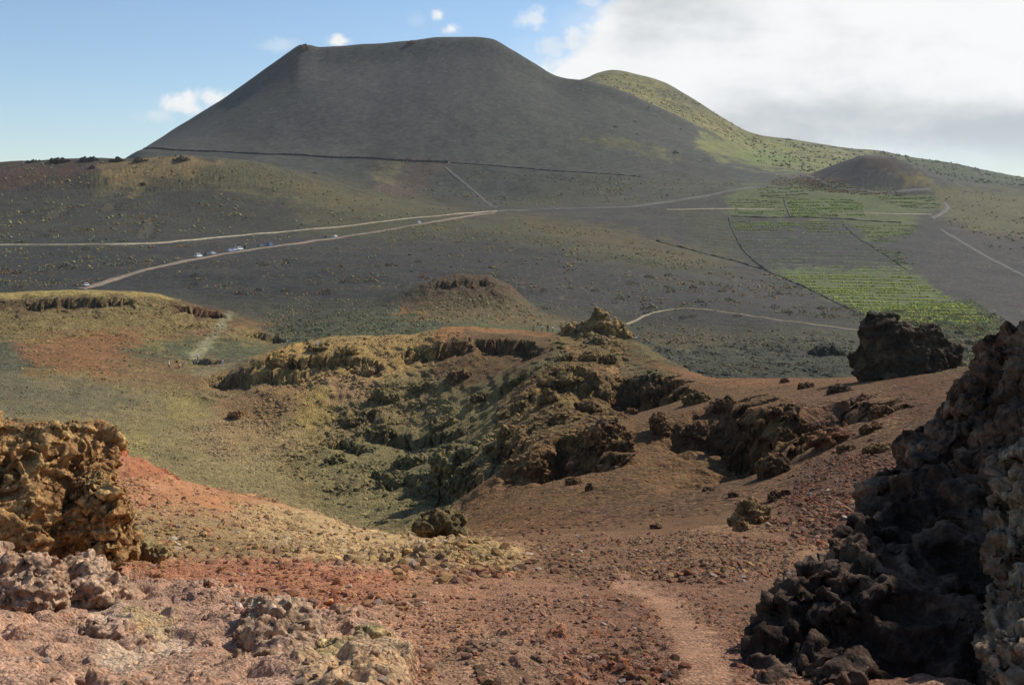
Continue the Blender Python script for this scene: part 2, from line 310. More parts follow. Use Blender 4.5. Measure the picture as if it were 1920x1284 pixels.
# far slopes
patch([(-100, 290), (150, 290), (330, 285), (560, 300), (700, 330), (900, 385), (800, 415), (500, 435), (200, 440), (-100, 445)], FARL, (72, 70, 58), 0.85, 30, 0.6)
patch([(170, 320), (330, 290), (480, 300), (620, 345), (760, 375), (870, 395), (700, 412), (560, 380), (420, 350), (300, 350), (180, 370)], FARL, (112, 104, 66), 0.75, 30, 0.6)
patch([(200, 300), (330, 292), (430, 305), (330, 330), (240, 345), (190, 335)], FARL, (150, 124, 76), 0.85, 14, 0.5)
patch([(-100, 312), (0, 308), (150, 303), (210, 312), (140, 335), (0, 360), (-100, 370)], FARL, (98, 74, 62), 0.9, 20, 0.05)
patch([(560, 395), (760, 385), (930, 400), (1100, 430), (1290, 480), (1400, 520), (1250, 540), (1060, 470), (900, 440), (700, 450), (560, 440)], (500, 1000), (96, 92, 58), 0.7, 34, 0.12)
patch([(930, 398), (1140, 420), (1260, 455), (1400, 497), (1300, 500), (1130, 460), (980, 430)], (500, 1000), (106, 94, 56), 0.7, 18)
patch([(-50, 470), (180, 470), (420, 500), (700, 470), (1000, 500), (1000, 540), (700, 580), (520, 580), (300, 545), (-50, 540)], (430, 720), (66, 65, 64), 0.8, 40, 0.05)
patch([(1000, 480), (1250, 500), (1400, 520), (1600, 600), (1600, 640), (1200, 600), (1020, 560)], (400, 760), (72, 70, 69), 0.8, 40, 0.02)
patch([(705, 300), (850, 300), (800, 345), (790, 375), (700, 360), (700, 330)], (1050, 1200), (108, 86, 72), 0.6, 18, 0.1)
patch([(720, 300), (760, 300), (735, 350), (705, 345)], (1050, 1200), (120, 116, 72), 0.55, 10)
patch([(270, 275), (500, 285), (900, 297), (1000, 80), (560, 60), (250, 250)], (1170, 1600), (86, 86, 82), 1, 10)
streak([(640, 180), (760, 150), (900, 160), (1050, 200)], 60, (1170, 1600), (76, 76, 74), 0.5, 50)
patch([(1000, 330), (1300, 320), (1420, 345), (1200, 385), (960, 390)], (1000, 1400), (96, 94, 72), 0.5, 40)
patch([(1100, 250), (1280, 290), (1260, 300), (1090, 262)], (1200, 1600), (120, 118, 62), 0.6, 12)
patch([(1105, 130), (1160, 125), (1240, 145), (1320, 200), (1420, 255), (1400, 290), (1280, 270), (1180, 190), (1110, 150)], (1510, 2300), (136, 130, 66), 0.9, 14)
patch([(1130, 160), (1200, 180), (1330, 262), (1280, 262), (1180, 205)], (1510, 2300), (150, 132, 62), 0.5, 12)
patch([(1190, 150), (1260, 160), (1330, 200), (1300, 215), (1230, 180)], (1510, 2300), (96, 94, 70), 0.6, 14)
patch([(1320, 255), (1420, 255), (1600, 285), (1760, 300), (1740, 330), (1560, 330), (1420, 315), (1300, 280)], (1190, 2300), (138, 140, 72), 0.9, 20)
patch([(1380, 285), (1480, 290), (1500, 305), (1400, 305)], (1180, 2300), (108, 136, 52), 0.7, 8)
patch([(1640, 290), (1760, 296), (1940, 330), (2440, 415), (1800, 350), (1680, 320)], (1190, 2300), (70, 84, 52), 0.9, 16)
patch([(1520, 300), (1600, 290), (1700, 300), (1760, 360), (1640, 372), (1500, 340)], (1060, 1230), (74, 72, 70), 0.95, 12)
patch([(1625, 288), (1670, 288), (1690, 312), (1650, 318)], (1060, 1230), (96, 72, 62), 0.6, 12)
patch([(1480, 312), (1530, 330), (1600, 356), (1560, 360), (1480, 335)], (1000, 1230), (128, 92, 52), 0.55, 10)
patch([(1690, 310), (1760, 345), (1720, 352), (1680, 330)], (1000, 1250), (140, 122, 52), 0.6, 10)
patch([(1740, 345), (2440, 400), (2440, 470), (1830, 440), (1760, 400)], (650, 1190), (112, 108, 60), 0.8, 24)
patch([(1780, 430), (2440, 430), (2440, 520), (1860, 480)], (600, 1000), (100, 88, 56), 0.6, 20)
patch([(1700, 435), (1800, 430), (2440, 520), (2440, 690), (1860, 640), (1760, 540), (1690, 480)], (300, 900), (74, 71, 72), 0.95, 14, 0.0)
# vineyard ground
patch([(1380, 345), (1640, 355), (1760, 375), (1740, 395), (1690, 440), (1640, 455), (1590, 415), (1370, 405), (1360, 380)], (640, 1190), (108, 122, 54), 0.65, 12)
patch([(1372, 407), (1590, 412), (1640, 455), (1700, 500), (1620, 520), (1440, 505), (1390, 450)], (480, 1000), (70, 71, 64), 0.7, 8)
patch([(1440, 505), (1700, 500), (1780, 560), (1860, 590), (1860, 620), (1700, 600), (1560, 565), (1470, 520)], (400, 900), (108, 124, 52), 0.65, 12)
patch([(1600, 590), (1720, 575), (1860, 590), (1880, 650), (1760, 690), (1640, 640)], (330, 700), (90, 94, 62), 0.6, 24, 0.15)
patch([(1700, 572), (1820, 575), (1840, 600), (1740, 605)], (330, 700), (112, 138, 50), 0.7, 14)
patch([(1280, 400), (1365, 405), (1400, 470), (1410, 500), (1300, 470)], (600, 1000), (84, 86, 62), 0.6, 12)
# middle ground: mound with the yellow rim, lava field, red mound
patch([(-60, 540), (150, 538), (290, 545), (420, 580), (540, 640), (300, 650), (-60, 650)], (300, 400), (124, 104, 68), 0.95, 10, 0.6, 0.3)
patch([(-60, 540), (150, 536), (300, 546), (380, 562), (300, 556), (150, 553), (-60, 560)], (340, 400), (170, 146, 84), 0.95, 5, 0.1, 0.1, 0.3)
patch([(-60, 562), (60, 566), (150, 560), (240, 562), (160, 572), (40, 585), (-60, 580)], (320, 400), (96, 72, 56), 0.7, 8, 0.8)
patch([(320, 570), (390, 572), (430, 588), (400, 596), (340, 586)], (320, 400), (92, 56, 44), 0.8, 8, 0.6)
patch([(420, 588), (500, 600), (520, 625), (430, 612)], (300, 400), (100, 68, 52), 0.6, 14)
patch([(30, 640), (230, 620), (330, 650), (330, 700), (200, 705), (60, 690), (20, 665)], (240, 345), (134, 90, 62), 0.9, 26, 0.1, 0.1)
patch([(230, 650), (330, 640), (500, 640), (480, 672), (330, 680), (250, 672)], (270, 345), (88, 88, 70), 0.9, 16, 0.35)
patch([(260, 632), (320, 640), (310, 655), (250, 655)], (270, 345), (122, 112, 72), 0.7, 12)
patch([(-60, 640), (30, 640), (60, 720), (180, 760), (-60, 780)], (230, 345), (86, 84, 74), 0.8, 30, 0.35)
patch([(200, 676), (420, 672), (520, 690), (560, 720), (430, 730), (260, 715)], (230, 300), (122, 98, 70), 0.8, 20, 0.15, 0.2)
patch([(500, 560), (640, 565), (760, 580), (880, 600), (830, 625), (560, 650), (480, 610)], (290, 450), (84, 84, 72), 0.85, 24, 0.5, 0.3)
patch([(750, 560), (800, 522), (870, 508), (940, 515), (1010, 580), (1110, 615), (880, 615), (760, 600)], (340, 410), (108, 90, 66), 0.85, 18, 0.3, 0.3)
patch([(780, 550), (820, 522), (870, 510), (935, 516), (975, 552), (920, 556), (870, 540), (810, 556)], (380, 410), (98, 76, 60), 0.7, 10, 0.5)
patch([(740, 575), (790, 580), (800, 592), (755, 590)], (340, 400), (150, 102, 54), 0.7, 8)
patch([(1160, 625), (1330, 640), (1600, 640), (1700, 690), (1500, 730), (1300, 720), (1200, 700)], (240, 400), (66, 67, 62), 0.9, 26, 0.75, 0.3)
patch([(1190, 630), (1330, 625), (1400, 640), (1250, 655)], (300, 420), (100, 84, 62), 0.6, 18)
streak([(436, 586), (412, 610), (398, 630), (385, 652), (362, 676)], [12, 16, 18, 20, 26], (255, 400), (140, 134, 112), 0.85, 9, 0.0)
streak([(360, 700), (400, 694), (440, 682), (475, 672)], [14, 12, 9, 6], (235, 300), (134, 122, 96), 0.8, 7, 0.0)
streak([(232, 655), (300, 635), (400, 618), (520, 606)], [7, 6, 6, 5], (262, 400), (126, 92, 70), 0.7, 5, 0.0)
# crater bowl
patch([(-60, 760), (180, 770), (300, 740), (420, 760), (460, 830), (560, 900), (600, 1000), (300, 950), (-60, 940)], CR, (124, 114, 82), 0.95, 26, 0.22, 0.25)
patch([(-60, 700), (200, 720), (300, 740), (180, 780), (-60, 780)], CR, (104, 100, 82), 0.8, 24, 0.25, 0.2)
patch([(310, 740), (370, 735), (380, 790), (330, 800)], CR, (142, 130, 76), 0.6, 20)
patch([(230, 810), (290, 800), (280, 860), (230, 850)], CR, (140, 130, 78), 0.5, 20)
patch([(410, 745), (500, 720), (590, 705), (560, 760), (480, 820), (430, 840), (400, 800)], CR, (136, 106, 74), 0.8, 20, 0.1, 0.3)
patch([(330, 800), (400, 780), (560, 800), (560, 850), (440, 870), (380, 850)], CR, (142, 122, 90), 0.6, 18, 0.2, 0.8)
patch([(560, 720), (640, 720), (620, 800), (560, 820)], CR, (152, 130, 70), 0.6, 24, 0.3)
patch([(470, 660), (560, 638), (700, 630), (850, 618), (860, 650), (760, 700), (660, 720), (540, 700), (470, 690)], (200, 275), (150, 124, 76), 0.85, 16, 0.55, 0.4)
patch([(510, 650), (560, 645), (560, 665), (515, 672)], (200, 275), (178, 142, 74), 0.7, 8)
patch([(600, 700), (690, 690), (720, 740), (620, 760)], (150, 275), (150, 118, 92), 0.6, 20, 0.4, 0.6)
patch([(820, 612), (870, 608), (890, 640), (840, 650), (800, 640)], (200, 275), (156, 108, 66), 0.8, 10, 0.3)
patch([(870, 618), (1050, 624), (1050, 660), (960, 700), (860, 730), (800, 700), (830, 650)], (170, 275), (112, 84, 60), 0.85, 18, 0.25, 0.4)
streak([(850, 615), (950, 622), (1050, 628)], [7, 9, 7], (240, 275), (156, 108, 72), 0.9, 5, 0.0)
patch([(560, 860), (720, 800), (860, 820), (880, 900), (800, 960), (700, 990), (600, 960)], CR, (112, 106, 74), 0.85, 26, 0.65, 0.5)
patch([(860, 760), (1000, 690), (1080, 660), (1060, 740), (960, 830), (900, 850)], CR, (126, 112, 72), 0.7, 20, 0.7, 0.6)
# brown cinder slope inside the crater on the right
patch([(850, 960), (860, 900), (960, 850), (1080, 790), (1180, 720), (1330, 705), (1500, 700), (2440, 690), (2440, 1020), (1400, 1010), (1000, 1030), (880, 1010)], (36, 240), (132, 96, 64), 1, 16, 0.08, 0.12)
patch([(1040, 640), (1060, 600), (1130, 590), (1190, 620), (1170, 690), (1080, 690)], (186, 275), (136, 112, 70), 0.95, 12, 0.9, 0.5)
patch([(930, 740), (1080, 660), (1180, 690), (1180, 800), (1060, 830), (960, 800)], (100, 250), (138, 104, 66), 0.8, 20, 0.6, 0.5)
patch([(1000, 720), (1090, 690), (1110, 720), (1020, 760)], (100, 250), (158, 128, 76), 0.6, 16, 0.7)
patch([(930, 800), (990, 790), (1000, 860), (940, 850)], (100, 250), (168, 122, 84), 0.5, 14)
streak([(1070, 655), (1105, 668), (1135, 690), (1160, 702)], [6, 10, 12, 10], (120, 262), (186, 138, 90), 0.9, 6, 0.0)
streak([(1150, 655), (1210, 682), (1290, 706), (1360, 716), (1500, 712), (1620, 712), (1760, 716)], [10, 14, 20, 22, 12, 8, 8], (90, 262), (156, 106, 70), 0.85, 8, 0.0)
patch([(1170, 650), (1240, 680), (1260, 700), (1190, 690)], (150, 262), (116, 98, 66), 0.6, 12)
patch([(1480, 740), (1640, 740), (1600, 790), (1500, 780)], (60, 150), (132, 92, 76), 0.6, 24)
patch([(1000, 900), (1400, 880), (1400, 960), (1050, 980)], (36, 100), (122, 90, 60), 0.6, 40)
patch([(880, 960), (1060, 930), (1150, 980), (950, 1010)], (36, 100), (128, 86, 52), 0.5, 24, 0.1, 0.5)
patch([(1500, 860), (1640, 850), (1720, 870), (1640, 960), (1560, 1010), (1440, 1000), (1480, 920)], (20, 70), (124, 88, 66), 0.95, 22, 0.15, 1.0)
patch([(1640, 700), (2440, 680), (2440, 760), (1700, 790)], (50, 140), (112, 72, 46), 0.7, 24, 0.2)
# foreground
patch([(180, 830), (300, 870), (380, 900), (560, 960), (520, 985), (380, 960), (250, 950), (190, 900)], (24, 52), (174, 120, 84), 0.95, 16, 0.15, 0.9)
patch([(180, 832), (330, 890), (300, 900), (200, 870)], (30, 52), (160, 96, 66), 0.8, 10, 0.3, 0.9)
patch([(330, 925), (430, 935), (500, 965), (420, 975)], (24, 52), (176, 120, 78), 0.8, 8, 0.0, 0.05, 0.4)
patch([(240, 960), (430, 985), (560, 1000), (560, 1050), (400, 1060), (240, 1040)], (16, 52), (150, 122, 84), 0.9, 22, 0.15, 0.5)
patch([(430, 950), (600, 965), (860, 1010), (1000, 1060), (900, 1090), (700, 1070), (560, 1050), (460, 1000)], (16, 52), (178, 148, 106), 0.9, 26, 0.2, 1.0)
patch([(820, 1020), (900, 1015), (1000, 1050), (960, 1080), (840, 1080)], (16, 52), (186, 156, 102), 0.7, 18, 0.2, 0.9)
patch([(200, 1050), (400, 1060), (560, 1065), (740, 1090), (760, 1130), (620, 1150), (420, 1130), (220, 1095)], (10, 30), (170, 110, 80), 0.9, 22, 0.1, 1.0)
patch([(720, 1080), (960, 1090), (900, 1140), (760, 1140)], (8, 30), (172, 120, 88), 0.8, 26, 0.1, 1.0)
patch([(-60, 1050), (120, 1040), (260, 1080), (460, 1120), (700, 1160), (780, 1230), (780, 1400), (-60, 1400)], (3, 22), (172, 134, 116), 0.95, 26, 0.5, 0.6)
patch([(0, 1080), (100, 1070), (180, 1120), (60, 1160)], (3, 22), (170, 122, 106), 0.7, 26)
patch([(180, 1140), (320, 1150), (360, 1190), (240, 1290), (180, 1260)], (3, 20), (206, 186, 168), 0.5, 30)
patch([(560, 1180), (700, 1180), (780, 1230), (760, 1400), (560, 1400)], (3, 20), (186, 154, 118), 0.7, 26, 0.75, 0.5)
patch([(240, 1140), (340, 1150), (300, 1180), (250, 1180)], (3, 22), (168, 140, 88), 0.6, 16)
patch([(780, 1060), (1160, 1060), (1160, 1400), (780, 1400), (760, 1150)], (3, 30), (164, 118, 92), 0.85, 30, 0.12, 1.0)
patch([(820, 1200), (930, 1190), (1020, 1230), (1060, 1400), (800, 1400)], (3, 20), (158, 122, 98), 0.85, 20, 0.03, 0.12)
patch([(1100, 1085), (1700, 1085), (1700, 1400), (1100, 1400)], (3, 24), (150, 106, 82), 0.85, 30, 0.1, 0.9)
patch([(1340, 1120), (1500, 1080), (1640, 1080), (1500, 1160), (1400, 1180)], (9, 34), (134, 100, 76), 0.9, 26, 0.05, 0.2)
patch([(1000, 1000), (1300, 1000), (1480, 1010), (1480, 1070), (1250, 1100), (1000, 1090)], (16, 46), (146, 108, 78), 0.9, 26, 0.12, 1.0)
streak([(1150, 1085), (1200, 1110), (1250, 1150), (1290, 1200), (1320, 1260), (1340, 1420)], [34, 44, 54, 66, 86, 120], (3, 26), (190, 142, 112), 0.95, 34, 0.0, 0.0, 0.8)
# broken up by broad tonal drift
BR = noise2(X/YG*25, np.log(YG)*18, 9)+0.5*noise2(X/YG*80, np.log(YG)*60, 10)+0.35*noise2(X/YG*300, np.log(YG)*260, 11)
COL *= (1+0.13*BR)[..., None]
VM = ((LAYER >= 20) & (LAYER < 25)).astype(np.float32); COL *= (1+VM*(0.10*noise2(X/90+0.3*noise2(X/60, Z/60, 98), Z/260, 96)+0.07*noise2(X/26, Z/180, 97)+0.06*noise2(X/200, Z/40, 99)))[..., None]
print('paint', time.time()-T0)

# ------------------------------------------------------------------ scarps: undercut edges of the crater walls
def scarp(pts, h, L, yr=(30, 280), w=None, lip=0.12, jag=1.0):
    global Z
    w = w or h*0.5; h = h*1.25
    P = np.array([world(px, py, cast(px, py, *yr)) for px, py in pts])[:, :2]
    lo = P.min(0)-L*3; hi = P.max(0)+L*3; r0, r1 = np.searchsorted(LY, (math.log(max(lo[1], 4)), math.log(hi[1])))
    xs = X[r0:r1]; ys = YG[r0:r1]; m = (xs > lo[0]) & (xs < hi[0]); x = xs[m]; y = ys[m]
    if not len(x): return
    x2 = x+jag*(noise2(x/4, y/4, 21)*2.2+noise2(x/1.3, y/1.3, 22)*0.7); y2 = y+jag*(noise2(x/4, y/4, 23)*2.2+noise2(x/1.3, y/1.3, 24)*0.7)
    seg = np.diff(P, axis=0); sl_ = np.linalg.norm(seg, axis=1); cum = np.concatenate([[0], np.cumsum(sl_)]); tot = cum[-1]
    best = np.full(len(x), 1e9); sgn = np.ones(len(x)); tt = np.zeros(len(x))
    for i in range(len(seg)):
        t = np.clip(((x2-P[i, 0])*seg[i, 0]+(y2-P[i, 1])*seg[i, 1])/sl_[i]**2, 0, 1)
        dx = x2-P[i, 0]-t*seg[i, 0]; dy = y2-P[i, 1]-t*seg[i, 1]; d = np.hypot(dx, dy); c = d < best
        best = np.where(c, d, best); sgn = np.where(c, np.sign(-(seg[i, 0]*dy-seg[i, 1]*dx)), sgn); tt = np.where(c, cum[i]+t*sl_[i], tt)
    taper = sstep(0, tot*0.15, tt)*sstep(0, tot*0.15, tot-tt)
    s = best*sgn
    dz = np.where(s > 0, -h*sstep(0, w, s)*np.exp(-np.maximum(s-w, 0)/L), h*lip*np.exp(s/(L*0.4)))*taper
    sub = Z[r0:r1]; sub[m] += dz.astype(np.float32)
SC = [([(1365, 752), (1390, 758), (1430, 766), (1485, 783), (1535, 800), (1570, 838)], 4.6, 8),
      ([(1190, 704), (1230, 710), (1275, 722), (1300, 745)], 6.0, 8),
      ([(1082, 808), (1110, 812), (1150, 822), (1165, 850)], 5.5, 5),
      ([(1020, 705), (1060, 694), (1105, 700), (1120, 722)], 4.0, 5), ([(1035, 770), (1060, 765), (1080, 790)], 3, 4),
      ([(820, 868), (850, 884), (900, 872), (950, 842), (1000, 825)], 2.8, 5), ([(700, 800), (760, 815), (830, 812), (900, 790)], 1.6, 4),
      ([(880, 640), (930, 638), (1000, 640), (1025, 660)], 2.8, 6), ([(770, 650), (830, 648), (890, 642)], 2.5, 5),
      ([(640, 780), (700, 770), (740, 782)], 1.3, 3), ([(600, 830), (650, 822), (720, 842)], 1.4, 4), ([(940, 720), (970, 712), (1010, 690)], 2, 4),
      ([(410, 700), (470, 690), (540, 688), (600, 672)], 2.5, 5), ([(500, 668), (560, 672), (640, 665)], 2.0, 4), ([(620, 660), (680, 668), (730, 690)], 1.8, 4),
      ([(1480, 770), (1540, 772), (1600, 790)], 1.2, 3), ([(1600, 750), (1660, 752), (1700, 775)], 2.0, 4),
      ([(680, 890), (740, 880), (800, 900)], 1.4, 4), ([(960, 800), (985, 815), (1000, 840)], 3.0, 4)]
for p_, h_, L_ in SC: scarp(p_, h_, L_)
for p_, h_, L_ in [([(30, 572), (110, 562), (200, 562), (260, 560)], 2.4, 6), ([(330, 575), (380, 580), (425, 592)], 2.4, 6), ([(480, 620), (520, 630), (545, 640)], 1.8, 5),
                   ([(370, 672), (400, 676), (440, 674)], 2.0, 5), ([(800, 540), (830, 530), (880, 526), (930, 532)], 1.5, 5)]: scarp(p_, h_, L_, (280, 406))
for p_, h_, L_ in [([(80, 408), (100, 395), (122, 384)], 2.2, 9), ([(228, 370), (262, 350)], 2.2, 9), ([(150, 352), (190, 338), (235, 325)], 2.0, 9), ([(252, 448), (270, 425), (278, 410)], 2.0, 7), ([(-30, 408), (40, 392)], 2, 9),
                   ([(190, 395), (205, 380)], 2, 6), ([(330, 345), (380, 332), (420, 330)], 1.2, 7)]: scarp(p_, h_, L_, (500, 995), 6, 0.5, 0.6)
# ------------------------------------------------------------------ rock relief
CELL = 0.0042*YG
def octv(lam, seed, ridged=False):
    n = noise2(X/lam, YG/lam, seed)
    if ridged: n = 0.6-np.abs(n)*1.8
    return n*np.clip(lam/(2.2*CELL)-1, 0, 1)
gy = np.abs(np.gradient(Z, axis=0)/np.gradient(YG, axis=0)); S0 = sstep(0.6, 1.3, gy)*(YG > 50)*(YG < 420)
# far land (over 60 m): lava relief in metres
far = sstep(55, 75, YG); near = 1-far
A2 = AMP*far*(1-0.75*S0)
HORN = octv(22, 31, True)*0.45+octv(9, 32, True)*0.6+octv(4.2, 33, True)*0.7+octv(2.0, 34, True)*0.6+octv(1.0, 35, True)*0.4
Z += (A2*HORN*0.6*np.clip(YG/180, 0.5, 1.6)).astype(np.float32)
f1, f2, idw = worley2(X/3.1+0.3*noise2(X/2, YG/2, 41), YG/3.1+0.3*noise2(X/2, YG/2, 42), 3)
LOD = np.clip(3.1/(2.0*CELL)-1, 0, 1)
Z += (A2*LOD*((np.clip(f2-f1, 0, 0.35)-0.2)*0.5+(RT[idw][..., 2]-0.5)*0.5*sstep(0.03, 0.25, f2-f1))).astype(np.float32)
COL *= (1+(A2*LOD*(RT[idw][..., 0]-0.5)*0.35))[..., None]
f1, f2, idw = worley2(X/1.1, YG/1.1, 4); LOD = np.clip(1.1/(1.6*CELL)-1, 0, 1)*far
Z += ((A2*0.5+COB*0.3*(1-S0))*LOD*(0.45-f1)*0.7).astype(np.float32)
COL *= (1+((A2+COB)*LOD*(RT[idw][..., 1]-0.5)*0.5))[..., None]
# smooth ground still rolls
Z += (far*(0.35*octv(30, 51)+0.12*octv(7, 52))*np.clip(YG/200, 0.3, 2)).astype(np.float32)
Z += (sstep(1150, 1250, YG)*(noise2((X+YG*0.15)/70, YG/400, 53)*1.3+noise2((X-YG*0.1)/18, YG/160, 54)*0.25)).astype(np.float32)
# near ground
A1 = AMP*near
HN = octv(5, 61, True)*0.42+octv(2.1, 62, True)*0.34+octv(0.9, 63, True)*0.17+octv(0.4, 64, True)*0.09+octv(0.18, 65)*0.05
Z += (A1*HN*np.clip(YG/16, 0.6, 1.6)).astype(np.float32)
f1, f2, idw = worley2(X/0.7+0.3*noise2(X/.3, YG/.3, 41), YG/0.7+0.3*noise2(X/.3, YG/.3, 42), 5)
Z += (A1*(np.clip(f2-f1, 0, 0.4)*0.45-0.05)).astype(np.float32)
COL *= (1+(A1*(RT[idw][..., 0]-0.5)*0.3))[..., None]
TINT = np.array([[1.25, 1.05, 0.85], [1.1, 0.82, 0.66], [0.8, 0.8, 0.82], [1.3, 1.28, 1.2], [0.72, 0.62, 0.56], [1.05, 0.9, 0.72], [1, 1, 1], [0.9, 0.86, 0.8]], np.float32)
CLUMP = np.clip(0.62+0.9*noise2(X/3.2, YG/3.2, 75)+0.5*noise2(X/1.1, YG/1.1, 76), 0.08, 1.15)
for lam, sd2, hh, rare in ((0.36, 6, 0.07, 0.86), (0.17, 7, 0.045, 0.6), (0.085, 8, 0.028, 0.4)):
    wx = X/lam+0.25*noise2(X/lam*1.7, YG/lam*1.7, sd2+10); wy = YG/lam+0.25*noise2(X/lam*1.7+5, YG/lam*1.7, sd2+11)
    f1, f2, idw = worley2(wx, wy, sd2); LOD = np.clip(lam/(1.5*CELL)-1, 0, 1)*near
    pres = np.clip((RT[idw][..., 2]-rare)*3.0, 0, 1)*CLUMP*(0.5+RT[idw][..., 0])
    Z += (COB*LOD*pres*np.clip(0.5-f1, 0, 1)*2*hh*1.3).astype(np.float32)
    k = (COB*LOD*pres*sstep(0.62, 0.45, f1))[..., None]
    COL *= 1+(TINT[idw % 8]-1)*k*0.75
Z += (near*(0.06*octv(1.6, 71)+0.22*octv(6, 72))).astype(np.float32)
gy = np.abs(np.gradient(Z, axis=0)/np.gradient(YG, axis=0)); gx = np.abs(np.gradient(Z, axis=1)/np.maximum(np.gradient(X, axis=1), 1e-3))
STEEP = (sstep(0.7, 1.8, np.hypot(gy, gx))*far*(YG < 420)).astype(np.float32)
COL *= (1+STEEP*(0.3*noise2(X/3, Z/1.5, 84)+0.25*noise2(X/1.4, Z/1.2, 85)-0.08))[..., None]
LUM = (COL*np.array([.3, .59, .11], np.float32)).sum(-1, keepdims=True)
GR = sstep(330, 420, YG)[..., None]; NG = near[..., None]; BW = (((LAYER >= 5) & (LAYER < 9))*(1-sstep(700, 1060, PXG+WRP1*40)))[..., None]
COL[:] = (LUM+(COL-LUM)*0.86)*0.80
COL *= GR*np.array([0.72, 0.72, 0.68], np.float32)+(1-GR)*np.array([1.08, 1.10, 0.86], np.float32)
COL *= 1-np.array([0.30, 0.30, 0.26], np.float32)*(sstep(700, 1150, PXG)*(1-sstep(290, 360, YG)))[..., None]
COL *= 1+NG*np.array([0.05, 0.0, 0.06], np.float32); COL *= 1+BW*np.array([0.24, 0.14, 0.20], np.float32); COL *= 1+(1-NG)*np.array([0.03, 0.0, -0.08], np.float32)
COL[:] = np.clip(COL, 0.004, 0.85)
# overhanging look: push rough rock sideways too
Xd = X.copy()
k = (AMP*np.clip(YG/200, 0.08, 1.5)).astype(np.float32)
f1, f2, idw = worley2((X+YG*0.4)/2.3+0.3*noise2(X/1.6, Z/1.4, 93), Z/1.9, 9); bl_ = sstep(0.03, 0.22, f2-f1)*(RT[idw][..., 1]-0.2)*1.7; Yv -= STEEP*bl_; Xd -= STEEP*bl_*0.5
COL *= (1+STEEP*(RT[idw][..., 0]-0.5)*0.5)[..., None]
Xd += STEEP*(noise2(X/2.2, Z/1.6, 86)*0.9); Yv -= STEEP*(np.abs(noise2(X/1.9, Z/1.2, 88))*1.4+noise2(X/1.3, Z/1.1, 89)*0.5)
Xd += k*(noise2(Z/1.4, YG/3, 81)*1.2+noise2(X/2.4, Z/1.2, 82)*0.8); Yv += k*(noise2(X/1.8, Z/1.1, 83)*1.5)
PYG = (HZ-Z/YG*F).astype(np.float32)
print('relief', time.time()-T0)

